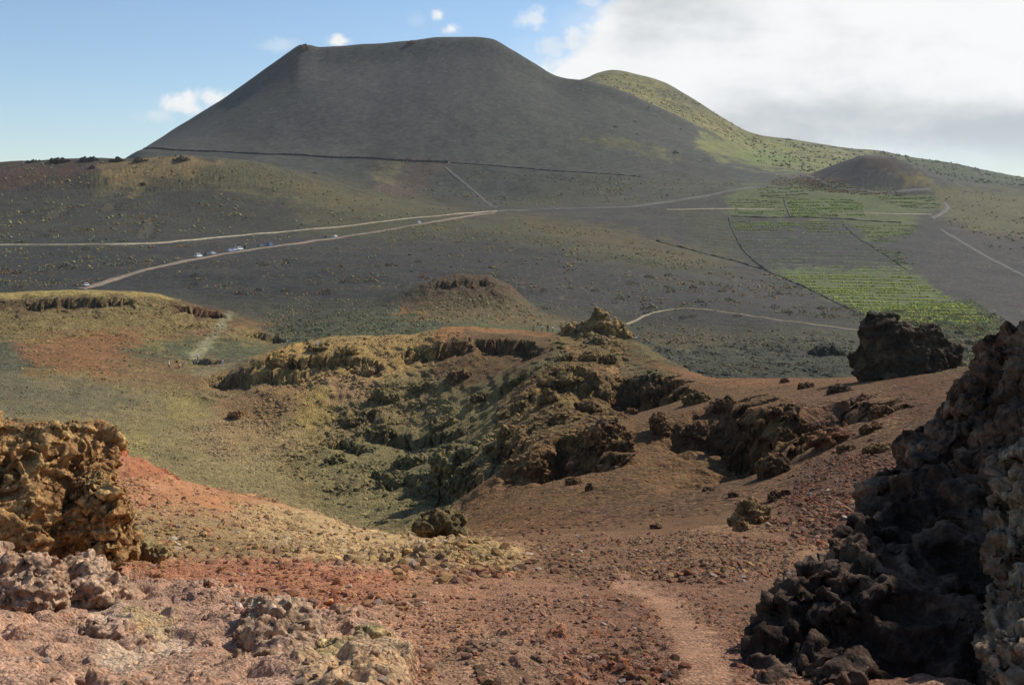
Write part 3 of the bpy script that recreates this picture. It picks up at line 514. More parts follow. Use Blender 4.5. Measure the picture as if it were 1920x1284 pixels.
# ------------------------------------------------------------------ materials
def bsdf(T, rough=0.95, spec=0.15):
    out = T.new('ShaderNodeOutputMaterial'); b = T.new('ShaderNodeBsdfPrincipled')
    b.inputs['Roughness'].default_value = rough; b.inputs['Specular IOR Level'].default_value = spec
    T.link(b.outputs[0], out.inputs[0]); return b
def new_mat(name):
    m = bpy.data.materials.new(name); m.use_nodes = True; T = NT(m.node_tree); T.n.clear(); return m, T
def rock_mat(name, s_fine, s_mid, bump_d, cell=None, contrast=0.5, rough=0.95, gain=1.0, herbs=None):
    m, T = new_mat(name); b = bsdf(T, rough)
    at = T.new('ShaderNodeAttribute'); at.attribute_name = 'Col'
    tc = T.new('ShaderNodeTexCoord'); P = tc.outputs['Object']
    def nz(s, d=6, r=0.65):
        n = T.new('ShaderNodeTexNoise'); n.inputs['Scale'].default_value = s; n.inputs['Detail'].default_value = d; n.inputs['Roughness'].default_value = r
        T.link(P, n.inputs['Vector']); return n
    n1 = nz(s_fine); n2 = nz(s_mid, 5)
    v1 = T.ramp(n1.outputs['Fac'], 0.3, 0.7, 1-contrast*0.75, 1+contrast, False); v2 = T.ramp(n2.outputs['Fac'], 0.3, 0.7, 1-contrast*0.4, 1+contrast*0.45, False)
    v = T.math('MULTIPLY', T.math('MULTIPLY', v1, v2), gain)
    hgt = T.math('ADD', n1.outputs['Fac'], T.math('MULTIPLY', n2.outputs['Fac'], 1.5))
    colr = at.outputs['Color']
    if cell:
        vo = T.new('ShaderNodeTexVoronoi'); vo.inputs['Scale'].default_value = cell; T.link(P, vo.inputs['Vector'])
        sp = T.new('ShaderNodeSeparateColor'); T.link(vo.outputs['Color'], sp.inputs[0])
        v = T.math('MULTIPLY', v, T.ramp(sp.outputs[0], 0, 1, 0.72, 1.3, False))
        warm = T.ramp(sp.outputs[1], 0.55, 1.0, 0.0, 0.35, False)
        colr = T.mixc(warm, colr, T.mixc(1.0, colr, (1.25, 0.92, 0.68, 1), 'MULTIPLY'))
        pale = T.ramp(sp.outputs[2], 0.93, 0.97, 0.0, 0.55, False)
        colr = T.mixc(pale, colr, T.mixc(1.0, colr, (1.5, 1.5, 1.5, 1), 'MULTIPLY'))
        hgt = T.math('SUBTRACT', hgt, T.math('MULTIPLY', vo.outputs['Distance'], 0.8))
    cmb = T.new('ShaderNodeCombineColor')
    for i in range(3): T.link(v, cmb.inputs[i])
    fin = T.mixc(1.0, colr, cmb.outputs[0], 'MULTIPLY')
    for hs_, dens, rad in (herbs or []):
        mp = T.new('ShaderNodeMapping'); mp.inputs['Scale'].default_value = (1, 1, 0.0); T.link(P, mp.inputs[0])
        vo = T.new('ShaderNodeTexVoronoi'); vo.inputs['Scale'].default_value = hs_; T.link(mp.outputs[0], vo.inputs['Vector'])
        sp = T.new('ShaderNodeSeparateColor'); T.link(vo.outputs['Color'], sp.inputs[0]); cl = nz(0.02, 3); wob = nz(hs_*4, 2)
        thr = T.math('ADD', T.math('MULTIPLY', T.math('SUBTRACT', cl.outputs['Fac'], 0.5), 1.6), dens)
        on = T.ramp(T.math('SUBTRACT', thr, sp.outputs[0]), 0.0, 0.08)
        dd = T.math('ADD', vo.outputs['Distance'], T.math('MULTIPLY', T.math('SUBTRACT', wob.outputs['Fac'], 0.5), 0.25))
        m_ = T.math('MULTIPLY', T.ramp(dd, rad, rad*0.55), on)
        hc = T.mixc(T.ramp(sp.outputs[1], 0.35, 0.75), (*linc(132, 124, 84), 1), (*linc(146, 106, 66), 1)); hc = T.mixc(T.ramp(sp.outputs[2], 0.5, 0.9), hc, (*linc(96, 100, 72), 1))
        fin = T.mixc(T.math('MULTIPLY', m_, 0.6), fin, hc)
    T.link(fin, b.inputs['Base Color'])
    bp = T.new('ShaderNodeBump'); bp.inputs['Strength'].default_value = 0.9; bp.inputs['Distance'].default_value = bump_d
    T.link(hgt, bp.inputs['Height']); T.link(bp.outputs[0], b.inputs['Normal'])
    return m
M_near = rock_mat('near_cinder', 34, 6, 0.03, 30, 0.5)
M_crater = rock_mat('crater_rock', 3.2, 0.7, 0.35, 2.6, 0.45)
M_mid = rock_mat('lava_field', 1.6, 0.35, 0.5, 0.9, 0.5, herbs=[(0.5, 0.28, 0.3)])
M_ash = rock_mat('black_ash', 0.9, 0.05, 0.12, 0.5, 0.22, herbs=[(0.55, 0.42, 0.34), (0.25, 0.3, 0.26)])
M_volc = rock_mat('cone_ash', 0.35, 0.03, 0.15, 0.22, 0.13)
M_hill = rock_mat('green_hill', 0.12, 0.02, 0.8, 0.1, 0.4)
M_rock = rock_mat('crag_rock', 18, 3.5, 0.05, 12, 0.5)
M_rockfar = rock_mat('outcrop_rock', 2.5, 0.6, 0.3, 1.8, 0.5)
def plain(name, col, rough=0.9, spec=0.2, metal=0.0, var=0.12, scale=3.0):
    m, T = new_mat(name); b = bsdf(T, rough, spec); b.inputs['Metallic'].default_value = metal
    n = T.new('ShaderNodeTexNoise'); n.inputs['Scale'].default_value = scale; n.inputs['Detail'].default_value = 5
    tc = T.new('ShaderNodeTexCoord'); T.link(tc.outputs['Object'], n.inputs['Vector'])
    c = lin(col); lo = tuple(float(v)*(1-var) for v in c)+(1,); hi = tuple(min(float(v)*(1+var), 1) for v in c)+(1,)
    T.link(T.mixc(T.ramp(n.outputs['Fac'], 0.3, 0.7), lo, hi), b.inputs['Base Color']); return m
def attr_plain(name, rough=0.9, scale=2.0, c=0.3):
    m, T = new_mat(name); b = bsdf(T, rough, 0.1)
    at = T.new('ShaderNodeAttribute'); at.attribute_name = 'Col'
    n = T.new('ShaderNodeTexNoise'); n.inputs['Scale'].default_value = scale; n.inputs['Detail'].default_value = 4
    tc = T.new('ShaderNodeTexCoord'); T.link(tc.outputs['Object'], n.inputs['Vector'])
    v = T.ramp(n.outputs['Fac'], 0.3, 0.7, 1-c, 1+c); cmb = T.new('ShaderNodeCombineColor')
    for i in range(3): T.link(v, cmb.inputs[i])
    T.link(T.mixc(1.0, at.outputs['Color'], cmb.outputs[0], 'MULTIPLY'), b.inputs['Base Color']); return m
def objcol(name, rough=0.95, scale=12, c=0.4, bump_d=0.02):
    m, T = new_mat(name); b = bsdf(T, rough, 0.1)
    oi = T.new('ShaderNodeObjectInfo'); n = T.new('ShaderNodeTexNoise'); n.inputs['Scale'].default_value = scale; n.inputs['Detail'].default_value = 6
    tc = T.new('ShaderNodeTexCoord'); T.link(tc.outputs['Object'], n.inputs['Vector'])
    v = T.ramp(n.outputs['Fac'], 0.3, 0.7, 1-c, 1+c, False); cmb = T.new('ShaderNodeCombineColor')
    for i in range(3): T.link(v, cmb.inputs[i])
    T.link(T.mixc(1.0, oi.outputs['Color'], cmb.outputs[0], 'MULTIPLY'), b.inputs['Base Color'])
    bp = T.new('ShaderNodeBump'); bp.inputs['Distance'].default_value = bump_d; T.link(n.outputs['Fac'], bp.inputs['Height']); T.link(bp.outputs[0], b.inputs['Normal'])
    return m
M_stone = objcol('stone'); M_leaf = objcol('shrub_leaf', 0.8, 6, 0.35, 0.0)
M_scrub = attr_plain('scrub'); M_scree = rock_mat('scree', 20, 4, 0.02, None, 0.4)

# ------------------------------------------------------------------ mesh helpers
def np_mesh(name, V, Fc, mats, col=None, parent=None, smooth=True, matidx=None):
    me = bpy.data.meshes.new(name); V = np.ascontiguousarray(V, np.float32); Fc = np.asarray(Fc, np.int32); n, k = Fc.shape
    me.vertices.add(len(V)); me.vertices.foreach_set('co', V.ravel())
    me.loops.add(n*k); me.loops.foreach_set('vertex_index', Fc.ravel())
    me.polygons.add(n); me.polygons.foreach_set('loop_start', np.arange(0, n*k, k, dtype=np.int32)); me.polygons.foreach_set('loop_total', np.full(n, k, np.int32))
    me.polygons.foreach_set('use_smooth', np.full(n, smooth, bool))
    if matidx is not None: me.polygons.foreach_set('material_index', np.asarray(matidx, np.int32))
    me.update(calc_edges=True)
    if col is not None:
        a = me.color_attributes.new('Col', 'FLOAT_COLOR', 'POINT'); c4 = np.ones((len(V), 4), np.float32); c4[:, :3] = col; a.data.foreach_set('color', c4.ravel())
    for m in (mats if isinstance(mats, (list, tuple)) else [mats]): me.materials.append(m)
    o = bpy.data.objects.new(name, me); C.objects.link(o)
    if parent: o.parent = parent
    return o
def bm_obj(name, bm, mat, parent=None, smooth=False, loc=None):
    me = bpy.data.meshes.new(name); bm.normal_update(); bm.to_mesh(me); bm.free()
    for m in (mat if isinstance(mat, (list, tuple)) else [mat]): me.materials.append(m)
    if smooth: me.polygons.foreach_set('use_smooth', [True]*len(me.polygons))
    o = bpy.data.objects.new(name, me); C.objects.link(o)
    if parent: o.parent = parent
    if loc is not None: o.location = loc
    return o
def tag(o, label=None, cat=None, group=None, kind=None):
    if label: o['label'] = label
    if cat: o['category'] = cat
    if group: o['group'] = group
    if kind: o['kind'] = kind
    return o
def empty(name, loc, rz=0, s=1.0):
    o = bpy.data.objects.new(name, None); C.objects.link(o); o.location = loc; o.rotation_euler = (0, 0, rz); o.scale = (s, s, s); return o

# ------------------------------------------------------------------ terrain sheets
gi = np.arange(NR*NC).reshape(NR, NC)
quads = np.stack([gi[:-1, :-1], gi[:-1, 1:], gi[1:, 1:], gi[1:, :-1]], -1)
LQ = LAYER[:-1, :-1]
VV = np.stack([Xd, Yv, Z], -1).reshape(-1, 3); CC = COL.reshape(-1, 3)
def sheet(name, sel, mats, midx=None, label=None):
    q = quads[sel]; u, inv = np.unique(q, return_inverse=True)
    o = np_mesh(name, VV[u], inv.reshape(q.shape), mats, CC[u], matidx=None if midx is None else midx[sel])
    tag(o, kind='structure', label=label); return o
PQ = PXG[:-1, :-1]
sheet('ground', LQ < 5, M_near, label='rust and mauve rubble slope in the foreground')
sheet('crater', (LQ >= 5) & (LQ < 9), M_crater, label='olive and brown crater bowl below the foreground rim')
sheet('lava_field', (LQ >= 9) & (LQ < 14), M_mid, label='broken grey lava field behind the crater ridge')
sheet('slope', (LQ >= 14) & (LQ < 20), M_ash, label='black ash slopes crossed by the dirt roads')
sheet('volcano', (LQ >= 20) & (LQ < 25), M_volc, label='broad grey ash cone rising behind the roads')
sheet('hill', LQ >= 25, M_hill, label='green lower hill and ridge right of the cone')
del quads
print('terrain', time.time()-T0)

# ------------------------------------------------------------------ roads, tracks, walls
def resample(P, step):
    P = np.asarray(P, float); d = np.concatenate([[0], np.cumsum(np.linalg.norm(np.diff(P[:, :2], axis=0), axis=1))]); n = max(2, int(d[-1]/step)+1); q = np.linspace(0, d[-1], n)
    return np.stack([np.interp(q, d, P[:, i]) for i in range(P.shape[1])], 1)
def pxline(pts, yr, step=4.0):
    pts = np.array(pts, float); q = []
    for i in range(len(pts)-1):
        n = max(2, int(np.hypot(*(pts[i+1]-pts[i]))/12))
        q += [pts[i]+(pts[i+1]-pts[i])*k/n for k in range(n)]
    q.append(pts[-1]); P = np.array([world(px, py, cast(px, py, *yr)) for px, py in q])
    for _ in range(3): P[1:-1] = (P[:-2]+2*P[1:-1]+P[2:])/4
    return resample(P, step)
def ribbon(name, P, width, mat, label, lift=0.35, n=5, mx=0.5):
    t = np.gradient(P[:, :2], axis=0); t /= np.linalg.norm(t, axis=1)[:, None]+1e-9; nr = np.stack([-t[:, 1], t[:, 0]], 1)
    w = width*(1+0.18*noise2(P[:, 0]/9, P[:, 1]/9, 91))
    rows = []
    for k in range(n):
        f = k/(n-1)-0.5; xy = P[:, :2]+nr*(w*f)[:, None]; rows.append(np.column_stack([xy, ground_z(xy[:, 0], xy[:, 1])]))
    A = np.stack(rows, 1); A[..., 2] = A[..., 2]*(1-mx)+A[..., 2].max(1)[:, None]*mx+lift
    A[:, 0, 2] -= lift*1.6; A[:, -1, 2] -= lift*1.6
    m = len(P); g = np.arange(m*n).reshape(m, n); q = np.stack([g[:-1, :-1], g[1:, :-1], g[1:, 1:], g[:-1, 1:]], -1).reshape(-1, 4)
    o = np_mesh(name, A.reshape(-1, 3), q, mat); tag(o, label, kind='structure'); return o
M_road = plain('pale_dirt_road', (148, 136, 110), var=0.25, scale=0.3); M_road2 = plain('brown_dirt_road', (126, 110, 92), var=0.22, scale=0.3)
M_track = plain('ash_track', (94, 90, 82), var=0.2, scale=0.2); M_path = plain('foot_track', (140, 126, 98), var=0.2, scale=0.4)
ROAD1 = [(-60, 461), (0, 459), (100, 459), (200, 458), (300, 456), (350, 451), (400, 446), (500, 437), (640, 425), (760, 410), (850, 402), (930, 396)]
ROAD1B = [(925, 396), (1050, 391), (1180, 388), (1280, 374), (1350, 361), (1420, 350)]
ROAD2 = [(150, 542), (200, 527), (260, 508), (330, 492), (380, 483), (440, 472), (520, 461), (600, 450), (640, 444), (700, 435), (760, 425), (800, 418), (860, 408), (925, 397)]
r1 = pxline(ROAD1, (560, 995)); ribbon('road', r1, 3.6, M_road, 'pale dirt road crossing above the parked cars', 0.5)
ribbon('road', pxline(ROAD1B, (800, 1170)), 7, M_track, 'grey road running on toward the vineyards', 0.5)
r2 = pxline(ROAD2, (430, 900), 2.0); ribbon('road', r2, 5.4, M_road2, 'brown dirt road lined with parked cars', 0.3)
ribbon('track', pxline([(1250, 393), (1330, 391), (1450, 392)], (800, 1100)), 4, M_road, 'pale track above the large vineyard', 0.4)
ribbon('track', pxline([(1615, 399), (1680, 401), (1745, 402)], (700, 1100)), 4, M_road, 'short pale track right of the upper vineyards', 0.4)
ribbon('track', pxline([(1428, 310), (1480, 324), (1530, 338), (1580, 352), (1650, 359), (1745, 354)], (1000, 1240)), 6, M_track, 'grey track curving around the small cone', 0.5, mx=0.0)
ribbon('track', pxline([(1745, 410), (1785, 390), (1770, 380)], (650, 1100)), 5, M_track, 'grey track bend at the right hillside', 0.4)
ribbon('track', pxline([(1765, 430), (1800, 452), (1850, 482), (1930, 522)], (500, 900)), 4, M_track, 'faint track running down the dark right slope', 0.4)
ribbon('track', pxline([(835, 312), (880, 350), (935, 390)], (1000, 1180)), 4, M_track, 'faint track dropping from the cone to the road', 0.4)
ribbon('path', pxline([(1172, 608), (1200, 594), (1240, 581), (1290, 577), (1380, 588), (1460, 600), (1540, 610), (1625, 621)], (395, 500), 2.0), 1.7, M_path, 'thin pale footpath crossing the black ash slope', 0.25)
M_wall = plain('dark_basalt_wall', (64, 60, 54), var=0.4, scale=0.8)
M_wallg = plain('mossy_basalt_wall', (66, 70, 52), var=0.4, scale=0.8)
def wall(P, w, h, mat, label, group, vr=0.9):
    P = resample(P, 1.6); t = np.gradient(P[:, :2], axis=0); t /= np.linalg.norm(t, axis=1)[:, None]+1e-9; nr = np.stack([-t[:, 1], t[:, 0]], 1)
    prof = [(-0.6, -0.8), (-0.52, 0.55), (-0.38, 0.95), (0.38, 1.0), (0.52, 0.5), (0.6, -0.8)]; m = len(P); rows = []
    z = ground_z(P[:, 0], P[:, 1])
    for a, b in prof:
        hv = np.clip(1+vr*noise2(P[:, 0]/6, P[:, 1]/6, 92), 0.15, 2); jit = rng.normal(size=m)*0.1; rows.append(np.column_stack([P[:, :2]+nr*((a+jit)*w)[:, None], z+(b*h*hv if b > 0 else b*h)*(1+rng.normal(size=m)*0.16)]))
    A = np.stack(rows, 1); n = len(prof); g = np.arange(m*n).reshape(m, n)
    q = np.stack([g[:-1, :-1], g[1:, :-1], g[1:, 1:], g[:-1, 1:]], -1).reshape(-1, 4)
    caps = np.array([[g[0, 0], g[0, 1], g[0, 2], g[0, 5]], [g[0, 2], g[0, 3], g[0, 4], g[0, 5]], [g[-1, 5], g[-1, 2], g[-1, 1], g[-1, 0]], [g[-1, 5], g[-1, 4], g[-1, 3], g[-1, 2]]])
    o = np_mesh('stone_wall', A.reshape(-1, 3), np.concatenate([q, caps]), mat, smooth=False); tag(o, label, 'wall', group); return o
G_W = 'dry stone walls on the slopes'
wall(pxline([(270, 279), (400, 284), (500, 288), (600, 292), (700, 296), (840, 302)], (1120, 1260)), 1.6, 1.6, M_wall, 'long dark retaining wall along the foot of the ash cone', G_W, 0.3)
wall(pxline([(845, 302), (1000, 315), (1100, 322), (1200, 329)], (1120, 1260)), 0.9, 0.7, M_wall, 'low dark wall continuing right from the cone retaining wall', G_W)
wall(pxline([(1370, 405), (1440, 408), (1530, 407), (1600, 412), (1690, 418)], (700, 1000)), 0.6, 0.7, M_wallg, 'dark wall along the top of the large terraced vineyard', G_W)
wall(pxline([(1366, 408), (1374, 436), (1390, 465), (1412, 490), (1440, 508)], (560, 1000)), 0.5, 0.6, M_wallg, 'curved mossy wall on the left edge of the large vineyard', G_W)
wall(pxline([(1230, 452), (1280, 465), (1340, 480), (1400, 496), (1440, 508)], (560, 1000)), 0.5, 0.6, M_wall, 'dark wall on the crest of the black slope left of the vineyard', G_W)
wall(pxline([(1442, 510), (1480, 526), (1530, 548), (1570, 568), (1620, 592)], (420, 800)), 0.5, 0.45, M_wall, 'dark wall down the lower left edge of the vineyard', G_W)
wall(pxline([(1580, 418), (1600, 440), (1625, 456), (1655, 475), (1700, 505)], (540, 1000)), 0.5, 0.5, M_wallg, 'thin green wall on the right edge of the large vineyard', G_W)
wall(pxline([(1470, 372), (1474, 392), (1482, 406)], (800, 1100)), 0.6, 0.6, M_wallg, 'short wall dividing the upper vineyards', G_W)
wall(pxline([(1810, 655), (1845, 662), (1880, 668)], (300, 420)), 0.8, 0.6, M_wall, 'short dark wall right of the black rock', G_W)
print('roads', time.time()-T0)

# ------------------------------------------------------------------ blobs of foliage
def ico(sub):
    bm = bmesh.new(); bmesh.ops.create_icosphere(bm, subdivisions=sub, radius=1); bm.verts.ensure_lookup_table()
    V = np.array([v.co[:] for v in bm.verts]); Fc = np.array([[v.index for v in f.verts] for f in bm.faces]); bm.free(); return V, Fc
I1 = ico(1); I2 = ico(2); I3 = ico(3)
def stone_shape(I, seed, k=0.32, flat=0.7):
    V, Fc = I; n = fbm3(V*1.1+seed*7.7, 3, 0.55, seed); V = V*(1+k*n*1.6)[:, None]; r = np.random.default_rng(seed)
    for _ in range(5):                       # chip facets off
        d = r.normal(size=3); d /= np.linalg.norm(d); h = V@d; c = 0.62+0.2*r.random(); V = V-np.outer(np.maximum(h-c, 0)*0.85, d)
    return V*np.array([1, 0.75+0.3*r.random(), flat]), Fc
def scatter_mesh(name, shapes, pos, size, cols, mat, squash=None, smooth=False):
    Vs, Fs, Cs = [], [], []; off = 0; n = len(pos); which = rng.integers(0, len(shapes), n)
    for s in range(len(shapes)):
        V, Fc = shapes[s]; ii = np.where(which == s)[0]
        if not len(ii): continue
        a = rng.random(len(ii))*6.283; ca, sa = np.cos(a), np.sin(a); tl = rng.normal(size=len(ii))*0.35
        x = V[None, :, 0]*ca[:, None]-V[None, :, 1]*sa[:, None]; y = V[None, :, 0]*sa[:, None]+V[None, :, 1]*ca[:, None]
        z = V[None, :, 2]+x*tl[:, None]; sz = size[ii][:, None]
        P = np.stack([x*sz+pos[ii, 0][:, None], y*sz+pos[ii, 1][:, None], z*sz+pos[ii, 2][:, None]], -1)
        m = len(V); Vs.append(P.reshape(-1, 3)); Fs.append((Fc[None]+(np.arange(len(ii))*m)[:, None, None]+off).reshape(-1, Fc.shape[1]))
        cc = np.repeat(cols[ii], m, 0)*(1+0.12*rng.normal(size=(len(ii)*m, 1))); Cs.append(cc); off += len(ii)*m
    return np_mesh(name, np.concatenate(Vs), np.concatenate(Fs), mat, np.clip(np.concatenate(Cs), 0.004, 0.9), smooth=smooth)
def tuft(nleaf, seed, up=0.7):
    """clump of small pointed leaf faces spread through a low dome"""
    r = np.random.default_rng(seed); V, Fc = [], []
    for i in range(nleaf):
        a = r.random()*6.283; rad = math.sqrt(r.random()); h = (1-rad**2)*up*r.uniform(0.3, 1.05)
        c = np.array([math.cos(a)*rad, math.sin(a)*rad, h]); d = c+np.array([0, 0, 0.35])+r.normal(size=3)*0.35; d /= np.linalg.norm(d)
        s = np.cross(d, r.normal(size=3)); s /= np.linalg.norm(s); L = r.uniform(0.22, 0.42); w = L*0.42; b = len(V)
        V += [c-s*w*0.5, c+s*w*0.5, c+s*w*0.35+d*L, c-s*w*0.35+d*L]; Fc.append([b, b+1, b+2, b+3])
    return np.array(V), np.array(Fc)
TUFT_S = [tuft(14, k, 1.0) for k in range(6)]
def lump_shape(seed):
    V, Fc = I1; n = noise3(V*1.7+seed*3.1, seed); return (V*(1+0.6*n)[:, None]+np.array([0, 0, 0.35]))*np.array([1, 1, 0.75]), Fc
def spots(n, poly, yr, power=0.0):
    """random places inside a picture region, on the land between two distances"""
    p = np.array(poly, float); lo, hi = p.min(0), p.max(0); out = []; got = 0
    a, b = np.searchsorted(LY, (math.log(yr[0]), math.log(yr[1]))); tries = 0
    while got < n and tries < 30:
        tries += 1
        px = rng.uniform(lo[0], hi[0], n*3); py = rng.uniform(lo[1], hi[1], n*3); ins = np.zeros(len(px), bool)
        for i in range(len(p)):
            u, v = p[i], p[(i+1) % len(p)]
            if u[1] != v[1]: ins ^= ((u[1] > py) != (v[1] > py)) & (px < (v[0]-u[0])*(py-u[1])/(v[1]-u[1])+u[0])
        px, py = px[ins], py[ins]
        cidx = np.clip(np.searchsorted(COLS, px), 0, NC-1); D = PYG[a:b, cidx]-py[None]
        cr = (D[:-1] >= 0) & (D[1:] < 0); has = cr.any(0); k = cr.argmax(0)+a
        px, k = px[has], k[has]; Y = np.exp(LY[np.clip(k, 0, NR-1)]+rng.random(len(k))*0.003)
        out.append(np.column_stack([px, Y])); got += len(px)
    if not out: return np.zeros((0, 2))
    return np.concatenate(out)[:n]
def on_ground(q, sink=0.0):
    x = (q[:, 0]-CX)/F*q[:, 1]; return np.column_stack([x, q[:, 1], bil(Z, q[:, 0], q[:, 1])-sink])
PAL = np.array([lin(c) for c in [(150, 112, 70), (158, 144, 86), (146, 144, 96), (124, 130, 96), (164, 130, 78), (92, 98, 70)]])
def palette(n, w, jitter=0.2):
    w = np.array(w, float); k = rng.choice(len(PAL), n, p=w/w.sum()); return PAL[k]*(1+jitter*rng.normal(size=(n, 1)))
FULL = [(-100, 290), (2000, 290), (2000, 700), (-100, 700)]
SCRUB = []   # (positions, size, colours)
def add_scrub(n, poly, yr, smin, smax, w, clump=0.0):
    q = spots(n, poly, yr)
    if clump:
        x = (q[:, 0]-CX)/F*q[:, 1]; d = noise2(x/40, q[:, 1]/40, 77)+0.5*noise2(x/12, q[:, 1]/12, 78); q = q[d > rng.normal(size=len(d))*0.22-0.05+clump*0.3]
    s = np.interp(q[:, 1], [300, 500, 1000], [1.2, 1.7, 1.9])*(smin+(smax-smin)*rng.random(len(q))**3.4); SCRUB.append((on_ground(q, 0.05), s, palette(len(q), w)))
add_scrub(3600, [(-60, 300), (330, 290), (560, 320), (930, 395), (800, 410), (500, 435), (200, 455), (-60, 457)], (500, 1000), 0.35, 1.6, [1.2, 3, 3, 2, 1, 1], 0.4)
add_scrub(1500, [(-60, 462), (300, 460), (560, 435), (700, 420), (500, 455), (330, 488), (160, 535), (-60, 540)], (430, 800), 0.3, 1.2, [2, 2.5, 2, 1.5, 1.5, 1], 0.2)
add_scrub(3000, [(300, 500), (520, 463), (800, 420), (930, 402), (1200, 450), (1500, 540), (1650, 610), (1300, 620), (1020, 585), (780, 540), (500, 560), (330, 540)], (420, 850), 0.3, 1.15, [2.6, 2.2, 1.4, 1, 2, 1], 0.2)
add_scrub(3000, [(640, 440), (930, 402), (1130, 430), (1330, 490), (1250, 520), (1000, 470), (800, 460)], (500, 850), 0.3, 1.0, [1, 2.5, 3, 2, 1, 1], 0.1)
add_scrub(1400, [(900, 400), (1300, 480), (1500, 530), (1650, 600), (1500, 600), (1200, 540), (940, 470)], (420, 850), 0.35, 1.2, [2, 2.4, 2, 1, 2, 1.4], 0.1)
add_scrub(1500, [(1000, 330), (1300, 325), (1400, 345), (1150, 385), (960, 385)], (1000, 1300), 0.4, 1.2, [1, 2.4, 3, 1, 1, 2], 0.1)
add_scrub(700, [(860, 545), (980, 560), (1110, 610), (1150, 630), (900, 610), (760, 590)], (340, 420), 0.25, 0.8, [1.5, 2, 2, 1, 1, 1])
add_scrub(1500, [(1180, 600), (1600, 625), (1600, 700), (1350, 700), (1200, 640)], (290, 470), 0.25, 0.9, [2.4, 1.4, 1.2, 1.6, 1.2, 1], 0.3)
add_scrub(2600, [(1600, 590), (1720, 580), (1880, 590), (1890, 650), (1780, 690), (1640, 640)], (300, 520), 0.3, 1.1, [2, 2, 3, 3, 1, 1])
add_scrub(1500, [(560, 555), (760, 570), (860, 605), (700, 628), (520, 640), (480, 600)], (290, 460), 0.2, 0.7, [1, 2, 2, 2, 1, 1])
add_scrub(1800, [(700, 300), (860, 303), (1000, 325), (1400, 340), (1300, 372), (1000, 388), (860, 380), (720, 370)], (1000, 1250), 0.4, 1.5, [1.4, 2, 2.4, 1.5, 1, 1], 0.5)
add_scrub(2600, [(1750, 350), (2440, 405), (2440, 520), (1860, 470), (1770, 420)], (600, 1200), 0.4, 1.6, [2.4, 2.4, 2, 1, 2, 0.6], 0.2)
add_scrub(2200, [(1120, 140), (1200, 140), (1330, 205), (1420, 260), (1420, 300), (1300, 275), (1180, 190)], (1500, 2000), 0.6, 2.4, [0.6, 2, 3, 1, 1, 1], 0.1)
add_scrub(3600, [(1400, 255), (1640, 284), (2440, 385), (2440, 418), (1740, 345), (1560, 330), (1420, 310)], (1180, 2000), 0.7, 3.0, [0.5, 1, 3, 3, 0.5, 3], 0.1)
add_scrub(900, [(1480, 315), (1600, 350), (1700, 365), (1560, 362), (1440, 345)], (1000, 1240), 0.5, 1.6, [3, 1.5, 1, 0.5, 3, 0.5])
add_scrub(500, [(380, 650), (500, 640), (330, 640), (40, 640), (30, 700), (200, 705)], (240, 345), 0.2, 0.7, [1, 3, 2, 1, 1.5, 1])
pos = np.concatenate([a for a, _, _ in SCRUB]); siz = np.concatenate([b for _, b, _ in SCRUB]); cls = np.concatenate([c for _, _, c in SCRUB])
app = siz/pos[:, 1]; inview = (pos[:, 2] > -0.45*pos[:, 1]); order = np.argsort(-app*(pos[:, 1] < 700)); big = order[:290]; rest = order[290:]
o = scatter_mesh('scrub', [lump_shape(k) for k in range(6)], pos[rest], siz[rest]*np.interp(pos[rest][:, 1], [300, 1000, 1800], [0.55, 0.5, 0.42]), cls[rest]*0.78, M_scrub); tag(o, 'low ochre and olive scrub dotting the ash slopes', kind='stuff')
LEAFY = []
for k in range(5):
    V, Fc = tuft(70, 40+k, 0.75); me = np_mesh('foliage', V, Fc, M_leaf, smooth=False); LEAFY.append(me.data); bpy.data.objects.remove(me)
def stem_mesh():
    bm = bmesh.new()
    for k in range(4):
        a = k*1.57+0.4; m = Matrix.Translation((math.cos(a)*0.12, math.sin(a)*0.12, 0.05)) @ Matrix.Rotation(0.5, 4, Vector((-math.sin(a), math.cos(a), 0)))
        bmesh.ops.create_cone(bm, cap_ends=True, segments=5, radius1=0.05, radius2=0.02, depth=0.6, matrix=m)
    me = bpy.data.meshes.new('stem'); bm.to_mesh(me); bm.free(); me.materials.append(plain('twig', (88, 70, 50))); return me
STEM = stem_mesh()
def cname(c, names):
    return min(names, key=lambda k: ((np.array(names[k])-c)**2/(np.array(names[k])+0.02)).sum())
SN = {'rust orange': lin((152, 114, 70)), 'yellow olive': lin((164, 148, 80)), 'grey green': lin((116, 122, 84))}
def zone_of(px, Y, py):
    if py > 640 and px < 600: return 'on the flat beside the walkers'
    if 740 < px < 1130 and 508 < py < 625 and Y < 420: return 'on the small reddish mound'
    if px > 1600 and py > 560: return 'below the bright green vineyard'
    if px > 1180 and Y < 470: return 'around the thin footpath on the right'
    if px < 700 and Y < 420: return 'on the grey lava left of the mound'
    if px < 640: return 'on the black ash below the car road'
    return 'on the black ash slope in the middle'
ZX = {}
for i in big:
    p = pos[i]; px = CX+p[0]/p[1]*F; z = zone_of(px, p[1], HZ-p[2]/p[1]*F); a, b = ZX.get(z, (1e9, -1e9)); ZX[z] = (min(a, px), max(b, px))
